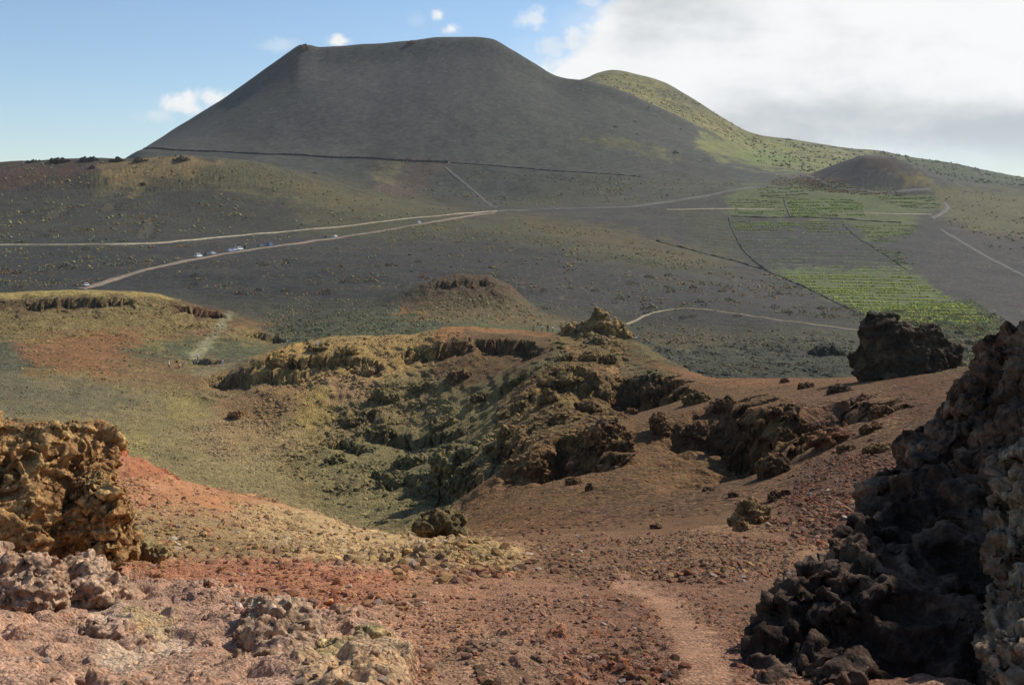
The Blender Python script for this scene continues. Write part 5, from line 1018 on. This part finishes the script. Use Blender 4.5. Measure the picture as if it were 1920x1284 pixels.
# the great shaded crag on the right
MV = [(36, 26, 22), (66, 48, 41), (108, 84, 72), (158, 134, 118)]  # darkened tones carry part of the crag's shade, palest one its sunlit bits
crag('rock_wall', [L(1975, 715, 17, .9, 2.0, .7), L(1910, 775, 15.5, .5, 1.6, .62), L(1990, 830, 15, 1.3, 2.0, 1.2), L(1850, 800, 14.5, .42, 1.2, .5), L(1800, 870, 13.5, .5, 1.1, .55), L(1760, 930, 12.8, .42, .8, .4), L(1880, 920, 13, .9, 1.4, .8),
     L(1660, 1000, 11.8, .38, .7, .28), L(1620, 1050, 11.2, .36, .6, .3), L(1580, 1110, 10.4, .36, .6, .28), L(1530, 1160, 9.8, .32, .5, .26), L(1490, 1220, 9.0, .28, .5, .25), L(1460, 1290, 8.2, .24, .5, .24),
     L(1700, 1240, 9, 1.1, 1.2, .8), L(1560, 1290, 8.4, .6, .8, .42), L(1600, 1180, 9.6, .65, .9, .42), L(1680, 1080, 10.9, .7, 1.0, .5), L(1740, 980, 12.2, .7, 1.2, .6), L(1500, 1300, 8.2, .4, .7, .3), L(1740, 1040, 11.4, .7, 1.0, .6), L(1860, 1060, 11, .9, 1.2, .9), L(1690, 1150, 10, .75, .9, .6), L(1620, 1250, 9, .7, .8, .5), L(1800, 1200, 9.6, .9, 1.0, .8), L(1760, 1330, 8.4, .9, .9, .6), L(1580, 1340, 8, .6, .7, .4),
     ((9.8, 15.4, 0.0), (1.7, 2.6, 3.2), 0), ((9.0, 12.8, 0.0), (1.6, 2.4, 3.4), 0), ((8.2, 10.2, -0.4), (1.5, 2.0, 2.9), 0), L(1960, 1010, 11, .8, 1.2, 1.2), L(2060, 900, 13, 1.5, 2.0, 2.0), L(2000, 1200, 9.4, .8, 1.0, 1.0), L(1960, 1330, 8, .7, .9, .6)],  # leading tall lumps: unseen mass added off the right edge to cast shade
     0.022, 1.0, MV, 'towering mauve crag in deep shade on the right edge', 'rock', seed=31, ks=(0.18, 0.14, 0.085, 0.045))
crag('rock_outcrop', [L(1925, 930, 9.0, .22, .3, .4), L(1930, 1060, 8.2, .24, .3, .35), L(1945, 1180, 7.6, .3, .3, .4), L(1925, 1260, 7.0, .26, .3, .3), L(1980, 1000, 8.6, .3, .4, .7), L(1890, 1290, 7.0, .14, .2, .12), L(1870, 1120, 8.2, .1, .15, .08)],
     0.018, 0.4, [(84, 66, 56), (134, 110, 94), (176, 154, 136)], 'pale sunlit crusty rock at the lower right edge', 'rock', seed=33, ks=(0.3, 0.24, 0.13, 0.08))
print('crags', time.time()-T0)

# ------------------------------------------------------------------ loose stones
ST1 = [stone_shape(I1, 100+k) for k in range(8)]; ST2 = [stone_shape(I2, 120+k) for k in range(8)]
STONEPAL = {'rust red': (160, 88, 60), 'ochre': (186, 150, 92), 'grey brown': (112, 94, 78), 'mauve': (166, 126, 110), 'pale grey': (190, 180, 166), 'dark brown': (84, 62, 48)}
def stones(n, poly, yr, smin, smax, w):
    q = spots(int(n*5), poly, yr); ex = q[:, 0]/90; q[:, 0] += rng.normal(size=len(q))*20+26*noise2(ex, q[:, 1]/4, 101); q[:, 1] *= np.exp(rng.normal(size=len(q))*0.05+0.08*noise2(ex, q[:, 1]/3, 102)); q = q[rng.random(len(q)) < 0.06+bil(COB, q[:, 0], q[:, 1])*np.clip(0.9+1.1*noise2((q[:, 0]-CX)/F*q[:, 1]/1.6, q[:, 1]/1.6, 79), 0.1, 1)]; m = len(q); s = (smin+(smax-smin)*rng.random(m)**9)*0.42; nm = rng.choice(list(STONEPAL), m, p=np.array(w)/sum(w))
    return on_ground(q, 0), s, nm
ZN = [('among the orange gravel left of centre', 900, [(200, 1050), (560, 1065), (760, 1090), (760, 1150), (420, 1130)], (10, 30), .03, .2, [4, 2, 1, 2, .3, 1]),
      ('on the yellow rubble below the rim', 1900, [(430, 950), (860, 1010), (1000, 1060), (900, 1090), (560, 1050)], (16, 50), .06, .34, [1.5, 5, 1.5, 1, .5, .6]),
      ('on the rubble left of the footpath', 2600, [(780, 1085), (1150, 1080), (1240, 1160), (1290, 1290), (780, 1290)], (5, 26), .02, .13, [3, 1.4, 2, 3, .5, 1.5]),
      ('on the rubble right of the footpath', 900, [(1200, 1085), (1560, 1085), (1420, 1200), (1380, 1290), (1340, 1240)], (5, 26), .02, .11, [2, 1, 2, 3, .4, 2]),
      ('on the brown rubble above the footpath', 2600, [(980, 1000), (1480, 1000), (1480, 1080), (1000, 1085)], (16, 46), .05, .26, [2, 1.6, 3, 2, .4, 2.5]),
      ('in the red rubble under the black rock', 2600, [(1500, 860), (1700, 850), (1640, 960), (1560, 1020), (1440, 1000)], (20, 70), .06, .38, [4, 1, 2, 1.5, .3, 3]),
      ('on the mauve crust at left', 900, [(0, 1080), (460, 1120), (760, 1170), (780, 1290), (0, 1290)], (5, 22), .02, .11, [.6, 1, 1.5, 4, 2, 1]),
      ('on the slope between crag and rim', 1500, [(230, 870), (560, 965), (560, 1050), (240, 1050)], (16, 50), .06, .32, [3, 3, 2, 1.5, .6, 1]),
      ('on the open brown cinder slope', 1100, [(870, 940), (1000, 860), (1300, 820), (1400, 880), (1400, 1000), (900, 1010)], (40, 150), .1, .5, [.6, .6, 2, 1, .1, 5]),
      ('on the brown slope under the ridge path', 900, [(1350, 720), (1600, 715), (1750, 730), (1640, 830), (1500, 790)], (40, 150), .1, .55, [1.2, 1, 2, 2, .2, 4])]
ZBOX = {z: (min(p[0] for p in poly), min(p[1] for p in poly), max(p[0] for p in poly), max(p[1] for p in poly)) for z, n, poly, *_ in ZN}
allp, alls, alln, allz = [], [], [], []
for (z, n, poly, yr, a, b, w) in ZN:
    p, s, nm = stones(n, poly, yr, a, b, w); allp.append(p); alls.append(s); alln.append(nm); allz += [z]*len(p)
allp = np.concatenate(allp); alls = np.concatenate(alls); alln = np.concatenate(alln); allz = np.array(allz)
SC_ = {k: lin(v) for k, v in STONEPAL.items()}; colr = np.array([SC_[n] for n in alln])*0.8; gc = np.stack([np.interp(0, [0, 1], [0, 0])+bil(COL, CX+allp[:, 0]/allp[:, 1]*F, allp[:, 1])[:, k] for k in range(3)], 1)
colr = (0.42*colr+0.58*gc)*(1+0.2*rng.normal(size=(len(alln), 1)))
order = np.argsort(-alls/allp[:, 1]); big = order[:290]; rest = order[290:]
o = scatter_mesh('scree', ST1, allp[rest], alls[rest], colr[rest], M_scree); tag(o, 'loose cinder rubble strewn over the foreground', kind='stuff')
# talus in the crater: too many to count
tp, tsz, tcl = [], [], []
for n, poly, yr, a, b, c in [(5000, [(560, 640), (860, 620), (860, 800), (880, 900), (700, 990), (560, 900), (440, 700)], (100, 270), .25, 1.0, [(116, 106, 70), (90, 88, 62), (150, 124, 76), (126, 100, 80)]),
                             (1600, [(330, 800), (560, 780), (560, 860), (400, 870)], (120, 250), .2, .6, [(150, 126, 100), (170, 146, 110), (124, 100, 80)]),
                             (1500, [(0, 700), (560, 700), (560, 950), (0, 780)], (120, 270), .2, .6, [(124, 118, 84), (104, 100, 76)]),
                             (2600, [(860, 800), (1060, 650), (1180, 640), (1200, 760), (1100, 880), (960, 880), (880, 880)], (90, 262), .22, .9, [(140, 110, 68), (96, 74, 50), (160, 134, 80), (110, 76, 56)]),
                             (1800, [(1180, 625), (1600, 640), (1650, 700), (1300, 712), (1200, 690)], (280, 400), .3, 1.2, [(66, 66, 60), (88, 86, 72), (100, 84, 60)]),
                             (1500, [(500, 570), (860, 600), (760, 625), (520, 645)], (290, 450), .3, 1.0, [(84, 84, 70), (104, 100, 76)]),
                             (1500, [(-60, 560), (300, 560), (500, 640), (0, 640)], (290, 395), .3, 1.0, [(120, 98, 62), (96, 80, 56), (146, 122, 76)])]:
    q = spots(int(n*2.2), poly, yr); m = len(q); tp.append(on_ground(q)); tsz.append(a+(b-a)*rng.random(m)**3); q = q[rng.random(len(q)) < np.clip(0.5+1.6*noise2((q[:, 0]-CX)/F*q[:, 1]/9, q[:, 1]/9, 87), 0.08, 1)]; m = len(q); tsz[-1] = (a+(b-a)*rng.random(m)**5)*0.62; tp[-1] = on_ground(q); cc = np.array([lin(x) for x in c]); tcl.append((0.35*cc[rng.integers(0, len(cc), m)]+0.62*bil(COL, q[:, 0], q[:, 1]))*(1+0.2*rng.normal(size=(m, 1))))
o = scatter_mesh('talus', ST1, np.concatenate(tp), np.concatenate(tsz), np.concatenate(tcl), M_scree); tag(o, 'loose lava blocks lying over the crater walls and lava field', kind='stuff')
SM = []
for k in range(8):
    V, Fc = ST2[k]; o = np_mesh('stone', V, Fc, M_stone, smooth=False); SM.append(o.data); bpy.data.objects.remove(o)
for i in big:
    o = bpy.data.objects.new('stone', random.choice(SM)); C.objects.link(o); s = float(alls[i]); o.location = allp[i]; o.scale = (s, s, s); o.rotation_euler = (random.uniform(-.4, .4), random.uniform(-.4, .4), random.random()*6.28)
    o.color = (*np.clip(colr[i], 0.01, 1), 1)
    P_ = allp[i]; px = CX+P_[0]/P_[1]*F; py = HZ-P_[2]/P_[1]*F; zb = ZBOX[allz[i]]; fx = (px-zb[0])/(zb[2]-zb[0]); fy = (py-zb[1])/(zb[3]-zb[1])
    wh = ('top', 'upper', 'lower', 'bottom')[int(np.clip(fy*4, 0, 3))]+' '+('far left', 'left', 'right', 'far right')[int(np.clip(fx*4, 0, 3))]
    sz = 'large' if s*F/P_[1] > 11 else ('mid sized' if s*F/P_[1] > 7 else 'small')
    tag(o, f'{sz} {alln[i]} stone {allz[i]}, {wh}', 'stone', f'{alln[i]} stones {allz[i]}')
print('stones', time.time()-T0)

# ------------------------------------------------------------------ cars
def paint(name, c, rough=0.3):
    m = plain(name, c, rough, 0.5, var=0.04); m.node_tree.nodes['Principled BSDF'].inputs['Coat Weight'].default_value = 0.4; return m
M_tyre = plain('tyre_rubber', (26, 26, 27)); M_rim = plain('rim_metal', (150, 150, 152), 0.4, 0.5, 0.6); M_glass = plain('car_glass', (26, 32, 38), 0.1, 0.6); M_lamp = plain('lamp_glass', (230, 228, 220), 0.2, 0.5)
M_plast = plain('black_trim', (30, 30, 32), 0.6)
PROF = {'hatchback': dict(L=4.0, W=1.7, H=1.45, roof=[(0.02, 0.62), (0.06, 0.92), (0.17, 1.38), (0.24, 1.45), (0.58, 1.45), (0.66, 1.36), (0.79, 0.95), (0.97, 0.78), (1.0, 0.62)]),
        'van': dict(L=4.8, W=1.85, H=1.95, roof=[(0.0, 0.7), (0.01, 1.2), (0.04, 1.85), (0.08, 1.95), (0.68, 1.95), (0.74, 1.84), (0.86, 1.15), (0.98, 0.95), (1.0, 0.7)]),
        'saloon': dict(L=4.4, W=1.72, H=1.42, roof=[(0.0, 0.65), (0.02, 0.95), (0.16, 1.0), (0.28, 1.36), (0.36, 1.42), (0.56, 1.42), (0.64, 1.34), (0.76, 0.95), (0.97, 0.8), (1.0, 0.62)]),
        'jeep': dict(L=4.2, W=1.8, H=1.8, roof=[(0.0, 0.75), (0.01, 1.15), (0.05, 1.72), (0.09, 1.8), (0.58, 1.8), (0.63, 1.72), (0.7, 1.12), (0.97, 1.0), (1.0, 0.75)])}
def make_car(kind, pos, heading, mat, label):
    p = PROF[kind]; L_, W_ = p['L'], p['W']; root = empty('parked_car', pos, heading); tag(root, label, 'car', 'cars along the brown dirt road')
    prof = [(x*L_-L_/2, z) for x, z in p['roof']]; bot = [(L_/2-0.02, 0.32), (L_*0.39, 0.28)]
    for cx in (0.31, -0.31):
        bot += [(L_*cx+0.36*math.cos(a), 0.30+0.36*math.sin(a)) for a in np.linspace(0.1, math.pi-0.1, 6)]
    bot += [(-L_/2+0.02, 0.34)]; poly = prof+bot
    bm = bmesh.new(); rings = []
    for f, ins in ((-1, 0.0), (-0.93, 0.0), (0.93, 0.0), (1, 0.0)):
        ring = []
        for x, z in poly:
            k = max(0, (z-0.9)/(p['H']-0.9)) if z > 0.9 else 0; y = f*W_/2*(1-0.14*k); zz = z-(0.05 if abs(f) == 1 and z > 0.9 else 0); xx = x*(0.985 if abs(f) == 1 else 1)
            ring.append(bm.verts.new((xx, y, zz)))
        rings.append(ring)
    n = len(poly)
    for a, b in zip(rings[:-1], rings[1:]):
        for i in range(n): bm.faces.new((a[i], a[(i+1) % n], b[(i+1) % n], b[i]))
    bm.faces.new(rings[0][::-1]); bm.faces.new(rings[-1]); bmesh.ops.recalc_face_normals(bm, faces=bm.faces)
    bm_obj('body', bm, mat, root)
    # glass: windscreen, rear window, side bands, sitting proud of the body
    zt = p['H']-0.14; zb = 1.0 if p['H'] < 1.6 else 1.15
    xs = [x for x, z in prof]; zs = [z for x, z in prof]; top = zs.index(max(zs)); topb = len(zs)-1-zs[::-1].index(max(zs))
    xf = lambda z: float(np.interp(z, zs[topb:][::-1], xs[topb:][::-1])); xr = lambda z: float(np.interp(z, zs[:top+1], xs[:top+1]))
    def wid(z): return W_/2*(1-0.14*max(0, (z-0.9)/(p['H']-0.9)))
    bm = bmesh.new()
    for s in (-1, 1):
        v = [bm.verts.new((x, s*(wid(z)+0.012), z)) for x, z in ((xr(zb)+0.14, zb), (xf(zb)-0.18, zb), (xf(zt)-0.14, zt), (xr(zt)+0.14, zt))]; bm.faces.new(v if s < 0 else v[::-1])
    bm_obj('side_window', bm, M_glass, root)
    bm = bmesh.new(); v = [bm.verts.new((xf(z)+0.02, y*(wid(z)-0.1), z+0.01)) for z, y in ((zb-0.02, -1), (zb-0.02, 1), (zt+0.04, 1), (zt+0.04, -1))]; bm.faces.new(v); bm_obj('windscreen', bm, M_glass, root)
    bm = bmesh.new(); v = [bm.verts.new((xr(z)-0.02, y*(wid(z)-0.12), z+0.01)) for z, y in ((zb, 1), (zb, -1), (zt, -1), (zt, 1))]; bm.faces.new(v); bm_obj('rear_window', bm, M_glass, root)
    for x in (L_*0.31, -L_*0.31):
        for s in (-1, 1):
            bm = bmesh.new(); bmesh.ops.create_cone(bm, cap_ends=True, segments=20, radius1=0.31, radius2=0.31, depth=0.2, matrix=Matrix.Translation((x, s*(W_/2-0.09), 0.31)) @ Matrix.Rotation(R(90), 4, 'X')); w = bm_obj('wheel', bm, M_tyre, root)
            bm = bmesh.new(); bmesh.ops.create_cone(bm, cap_ends=True, segments=14, radius1=0.19, radius2=0.16, depth=0.03, matrix=Matrix.Translation((x, s*(W_/2+0.022), 0.31)) @ Matrix.Rotation(R(90)*(1 if s < 0 else -1), 4, 'X')); bm_obj('rim', bm, M_rim, w)
    for s in (-1, 1):
        bm = bmesh.new(); bmesh.ops.create_cube(bm, size=1, matrix=Matrix.Translation((L_/2-0.03, s*W_*0.36, 0.68)) @ Matrix.Diagonal((0.1, 0.3, 0.12, 1))); bm_obj('headlight', bm, M_lamp, root)
    bm = bmesh.new(); bmesh.ops.create_cube(bm, size=1, matrix=Matrix.Translation((L_/2+0.01, 0, 0.42)) @ Matrix.Diagonal((0.12, W_*0.9, 0.16, 1))); bm_obj('bumper', bm, M_plast, root)
    return root
W_ = paint('white_paint', (225, 226, 228)); SI = paint('silver_paint', (170, 176, 184)); DG = paint('dark_green_paint', (60, 74, 70)); LI = paint('lilac_silver_paint', (158, 162, 196)); BL = paint('blue_paint', (62, 112, 160)); DK_ = paint('dark_grey_paint', (48, 50, 54)); TE = paint('teal_paint', (76, 104, 104)); PB = paint('pale_blue_paint', (176, 190, 206))
def road_at(px, side, P=None):
    P = r2; ppx = CX+P[:, 0]/P[:, 1]*F; i = int(np.argmin(np.abs(ppx-px))); i = min(max(i, 1), len(P)-2); t = P[i+1]-P[i-1]; t /= np.linalg.norm(t[:2]); nr = np.array([-t[1], t[0]])
    xy = P[i, :2]+nr*side; return np.array([xy[0], xy[1], float(ground_z(xy[0], xy[1]))+0.45]), math.atan2(t[1], t[0])
CARS = [(160, 0.0, 'hatchback', W_, 'white hatchback nearest the camera, alone at the left end of the road', math.pi), (377, 2.2, 'van', W_, 'white van at the left end of the parked line', 0), (394, 2.4, 'hatchback', DG, 'dark green car right behind the white van', 0),
        (406, 2.2, 'saloon', SI, 'silver car third in the parked line', 0), (439, 2.3, 'saloon', LI, 'lilac silver car in the middle cluster', 0), (447, 2.5, 'hatchback', PB, 'pale blue car squeezed between lilac and white ones', 0),
        (457, 2.3, 'van', W_, 'white van in the middle cluster', 0), (467, 2.3, 'hatchback', DK_, 'small dark car at the right end of the middle cluster', 0), (495, 2.4, 'saloon', TE, 'dark teal car standing left of the blue one', 0),
        (514, 2.2, 'jeep', BL, 'bright blue jeep right of the teal car', 0), (620, 2.3, 'saloon', DK_, 'dark car near a white one farther up the road', 0), (634, 2.0, 'hatchback', W_, 'white car farther up the road beside a dark one', 0),
        (791, 2.5, 'van', SI, 'silver van alone where the road climbs to the junction', 0)]
for px, side, kind, mat, lab, flip in CARS:
    p, h = road_at(px, side); make_car(kind, p, h+flip+(0.5 if px == 160 else 0), mat, lab)
print('cars', time.time()-T0)

# ------------------------------------------------------------------ people
def skin_body(pose):
    """one continuous figure grown from a jointed skeleton; pose gives joint shifts"""
    J = {'pelvis': (0, 0, .95), 'belly': (0, 0, 1.1), 'chest': (0, 0, 1.32), 'neck': (0, 0, 1.47), 'head': (0, 0.02, 1.6), 'crown': (0, 0.01, 1.72)}
    for s, n in ((-1, 'l'), (1, 'r')):
        J['hip'+n] = (s*.1, 0, .9); J['knee'+n] = (s*.11, .02, .5); J['ankle'+n] = (s*.12, -.02, .09); J['toe'+n] = (s*.13, .15, .04)
        J['sho'+n] = (s*.19, 0, 1.4); J['elb'+n] = (s*.26, 0, 1.12); J['wri'+n] = (s*.27, .08, .88); J['pal'+n] = (s*.27, .11, .82)
    for k, v in pose.items(): J[k] = tuple(np.array(J[k])+v)
    E = [('pelvis', 'belly'), ('belly', 'chest'), ('chest', 'neck'), ('neck', 'head'), ('head', 'crown')]
    for n in 'lr': E += [('pelvis', 'hip'+n), ('hip'+n, 'knee'+n), ('knee'+n, 'ankle'+n), ('ankle'+n, 'toe'+n), ('chest', 'sho'+n), ('sho'+n, 'elb'+n), ('elb'+n, 'wri'+n), ('wri'+n, 'pal'+n)]
    RD_ = {'pelvis': .15, 'belly': .135, 'chest': .155, 'neck': .06, 'head': .1, 'crown': .075, 'hip': .1, 'knee': .062, 'ankle': .042, 'toe': .035, 'sho': .075, 'elb': .045, 'wri': .032, 'pal': .035}
    rad = lambda k: RD_.get(k, RD_.get(k[:-1], .05))
    V = [J[k] for k in J]; Rr = [rad(k) for k in J]; keys = list(J); Ed = [(keys.index(a), keys.index(b)) for a, b in E]
    for n, s in (('l', -1), ('r', 1)):       # fingers and thumb
        pi_ = keys.index('pal'+n); p = np.array(J['pal'+n]); w = np.array(J['wri'+n]); d = p-w; d /= np.linalg.norm(d); side = np.array([0, 1.0, 0]); side -= d*side.dot(d); side /= np.linalg.norm(side)+1e-9
        for k, ln in enumerate((.075, .085, .08, .06)):
            b = p+d*.03+side*(k-1.5)*.021; V += [tuple(b), tuple(b+d*ln+np.array([-s*.02, 0, 0]))]; Rr += [.011, .008]; m = len(V); Ed += [(pi_, m-2), (m-2, m-1)]
        b = w+d*.03+side*.045; V += [tuple(b), tuple(b+d*.05+side*.02)]; Rr += [.013, .009]; m = len(V); Ed += [(pi_, m-2), (m-2, m-1)]
    me = bpy.data.meshes.new('t'); me.from_pydata([Vector(v) for v in V], Ed, []); o = bpy.data.objects.new('t', me); C.objects.link(o)
    md = o.modifiers.new('s', 'SKIN'); md.use_smooth_shade = True
    for i, sv in enumerate(me.skin_vertices[0].data): sv.radius = (Rr[i], Rr[i]*(0.72 if keys[i:i+1] and keys[i] in ('pelvis', 'belly', 'chest') else 1)); sv.use_root = (i == 0)
    o.modifiers.new('b', 'SUBSURF').levels = 1
    dg = bpy.context.evaluated_depsgraph_get(); m2 = bpy.data.meshes.new_from_object(o.evaluated_get(dg)); bpy.data.objects.remove(o); bpy.data.meshes.remove(me); return m2, J
POSES = {'stand': {}, 'walk': {'kneel': (0, .14, 0.02), 'anklel': (0, .2, 0), 'toel': (0, .2, .02), 'kneer': (0, 0, 0), 'ankler': (0, -.22, .06), 'toer': (0, -.2, 0), 'wril': (0, -.15, .03), 'pall': (0, -.16, .03), 'wrir': (0, .12, .05), 'palr': (0, .15, .06)},
         'camera': {'elbl': (0, .14, 0), 'elbr': (0, .14, 0), 'wril': (.17, .16, .6), 'wrir': (-.17, .16, .6), 'pall': (.19, .17, .68), 'palr': (-.19, .17, .68)}}
low = {'pelvis': (0, -.1, -.5), 'belly': (0, 0, -.45), 'chest': (0, .1, -.45), 'neck': (0, .16, -.46), 'head': (0, .18, -.47), 'crown': (0, .17, -.47)}
for n in 'lr': low.update({'hip'+n: (0, -.08, -.48), 'knee'+n: (0, .34, 0), 'sho'+n: (0, .1, -.45), 'elb'+n: (0, .25, -.42), 'wri'+n: (0, .4, -.3), 'pal'+n: (0, .42, -.28)})
POSES['crouch'] = low
BODIES = {k: skin_body(v) for k, v in POSES.items()}
M_skin = plain('skin', (190, 140, 112), 0.6, 0.3); _mc = {}
def cloth(c):
    if c not in _mc: _mc[c] = plain('cloth', c, 0.9, 0.1, scale=8)
    return _mc[c]
def person(pos, rz, pose, shirt, trousers, hair, label, group, hat=None, pack=None, s=1.0):
    root = empty('person', pos, rz, s); tag(root, label, 'person', group); me0, J = BODIES[pose]; me = me0.copy(); me.materials.clear()
    for m in (M_skin, cloth(shirt), cloth(trousers), cloth((48, 40, 36))): me.materials.append(m)
    hipz = J['pelvis'][2]
    for f in me.polygons:
        c = f.center; ax = abs(c.x)
        if c.z < 0.1: k = 3
        elif pose != 'crouch' and c.z < hipz-.02 and ax < .2: k = 2
        elif pose == 'crouch' and c.z < .5: k = 2
        elif c.z > J['neck'][2]-.02 and ax < .13: k = 0
        elif c.z > hipz+.02 and ax < .25 and c.y < .25: k = 1
        else: k = 0
        f.material_index = k; f.use_smooth = True
    b = bpy.data.objects.new('body', me); C.objects.link(b); b.parent = root
    hd = np.array(J['head']); 
    bm = bmesh.new(); bmesh.ops.create_icosphere(bm, subdivisions=2, radius=.118, matrix=Matrix.Translation(hd+np.array([0, -.02, .055])))
    for v in bm.verts:
        if v.co.y > hd[1]+.06 and v.co.z < hd[2]+.08: v.co.y = hd[1]+.06
    bm_obj('hat' if hat else 'hair', bm, cloth(hat or hair), root, True)
    if hat:
        bm = bmesh.new(); bmesh.ops.create_cone(bm, cap_ends=True, segments=16, radius1=.19, radius2=.16, depth=.02, matrix=Matrix.Translation(hd+np.array([0, 0, .06]))); bm_obj('hat_brim', bm, cloth(hat), root, True)
    bm = bmesh.new()
    for e in (-1, 1): bmesh.ops.create_icosphere(bm, subdivisions=1, radius=.012, matrix=Matrix.Translation(hd+np.array([e*.035, .095, .01])))
    bmesh.ops.create_cone(bm, cap_ends=True, segments=6, radius1=.016, radius2=.006, depth=.04, matrix=Matrix.Translation(hd+np.array([0, .11, -.015])))
    bm_obj('face', bm, cloth((60, 40, 34)), root)
    if pack:
        ch = np.array(J['chest']); bm = bmesh.new(); bmesh.ops.create_cube(bm, size=1, matrix=Matrix.Translation(ch+np.array([0, -.2, -.05])) @ Matrix.Diagonal((.3, .18, .42, 1))); bmesh.ops.bevel(bm, geom=bm.edges[:], offset=.05, segments=2, affect='EDGES')
        pk = bm_obj('backpack', bm, cloth(pack), None, True, None); pk.location = pos; pk.rotation_euler = (0, 0, rz); pk.scale = (s, s, s)
        tag(pk, 'backpack worn by the '+label, 'backpack')
W1 = (232, 232, 236)
PEOPLE = [(317, 690, 'walk', W1, (60, 60, 68), 'walker in a white top leading the group at the far left', 'walkers on the flat', 1.6, None), (337, 690, 'crouch', (206, 132, 96), (150, 96, 76), 'person in an orange top crouching beside the walkers', 'walkers on the flat', 1.2, None),
          (343, 688, 'stand', (206, 204, 224), (120, 116, 130), 'person in lilac standing behind the crouching one', 'walkers on the flat', 2.5, None), (371, 674, 'walk', W1, (44, 46, 54), 'walker in a white top and dark trousers at the foot of the grey path', 'walkers on the flat', 2.8, None),
          (366, 675, 'walk', (214, 214, 220), (170, 166, 160), 'pale dressed walker just left of the one in dark trousers', 'walkers on the flat', 2.6, None), (417, 686, 'stand', (206, 204, 226), (196, 190, 210), 'lone person in lilac near the pale ledge', 'walkers on the flat', 0.5, None),
          (539, 649, 'stand', (210, 206, 196), (130, 120, 104), 'person in beige on the yellow shoulder', 'people on the yellow shoulder', 2.0, None), (595, 652, 'stand', (240, 240, 242), (176, 176, 182), 'person in bright white beside a dark rock on the yellow shoulder', 'people on the yellow shoulder', 3.0, None),
          (1000, 623, 'walk', (74, 54, 62), (52, 46, 54), 'person in dark clothes at the left end of the ridge group', 'people on the ridge path', 1.4, None), (1016, 623, 'stand', W1, (120, 116, 104), 'person in a white top second from left on the ridge path', 'people on the ridge path', 0.3, None),
          (1027, 623, 'stand', (84, 32, 40), (36, 32, 40), 'person in dark red in the middle of the ridge group', 'people on the ridge path', 2.8, None), (1036, 622, 'camera', (210, 208, 222), (140, 132, 140), 'person in pale lilac fourth from left on the ridge path', 'people on the ridge path', 1.0, None),
          (1049, 620, 'stand', (224, 220, 228), (222, 190, 190), 'person in white at the foot of the summit rocks', 'people on the ridge path', 2.2, None), (1053, 620, 'walk', (156, 36, 56), (96, 34, 44), 'person in crimson touching the summit rocks', 'people on the ridge path', 1.8, None),
          (1193, 634, 'walk', (240, 240, 242), (70, 64, 62), 'person in a white shirt right of the summit rocks', 'people right of the summit', 2.9, None), (1187, 634, 'crouch', (60, 50, 50), (46, 40, 42), 'person in dark clothes crouching right of the summit rocks', 'people right of the summit', 1.2, None)]
for (px, py, pose, sh, tr, lab, grp, rz, pk) in PEOPLE:
    Y = cast(px, py, 225, 312) if px < 600 else (cast(px, py, 225, 266) if px < 1100 else 246); p = world(px, py, Y); zz = float(ground_z(p[0], Y)); p[2] = zz
    hh = (HZ-zz/1) if False else 0
    person(p, rz, pose, sh, tr, (50, 38, 30), lab, grp, hat=(226, 220, 206) if px in (317, 371, 595) else None, s=1.05)
print('done', time.time()-T0)

# alike neighbours are told apart by their order from the left
ORDL = ORD+'twenty-first twenty-second twenty-third twenty-fourth twenty-fifth twenty-sixth twenty-seventh twenty-eighth twenty-ninth thirtieth'.split()
same = {}
for o in list(C.objects):
    if o.parent is None and o.get('category') in ('stone', 'shrub', 'bush') and 'label' in o: same.setdefault(o['label'], []).append(o)
for lab, os_ in same.items():
    if len(os_) > 1:
        for k, o in enumerate(sorted(os_, key=lambda o: o.location.x/o.location.y)): 
            t = f'{lab}, {ORDL[min(k, 29)]} from left'; o['label'] = t if len(t.split()) <= 16 else t.split(' ', 1)[1]
# ------------------------------------------------------------------ the air between
if HAZE > 0:
    bm = bmesh.new(); bmesh.ops.create_cube(bm, size=1, matrix=Matrix.Translation((0, 1500, -50)) @ Matrix.Diagonal((6400, 4000, 700, 1)))
    hm, T = new_mat('haze_air'); out = T.new('ShaderNodeOutputMaterial'); pv = T.new('ShaderNodeVolumePrincipled'); pv.inputs['Density'].default_value = HAZE; pv.inputs['Color'].default_value = (0.86, 0.92, 1.0, 1); pv.inputs['Anisotropy'].default_value = 0.3
    T.link(pv.outputs[0], out.inputs['Volume']); hz = bm_obj('haze', bm, hm); tag(hz, 'thin summer haze over the slopes', kind='stuff')
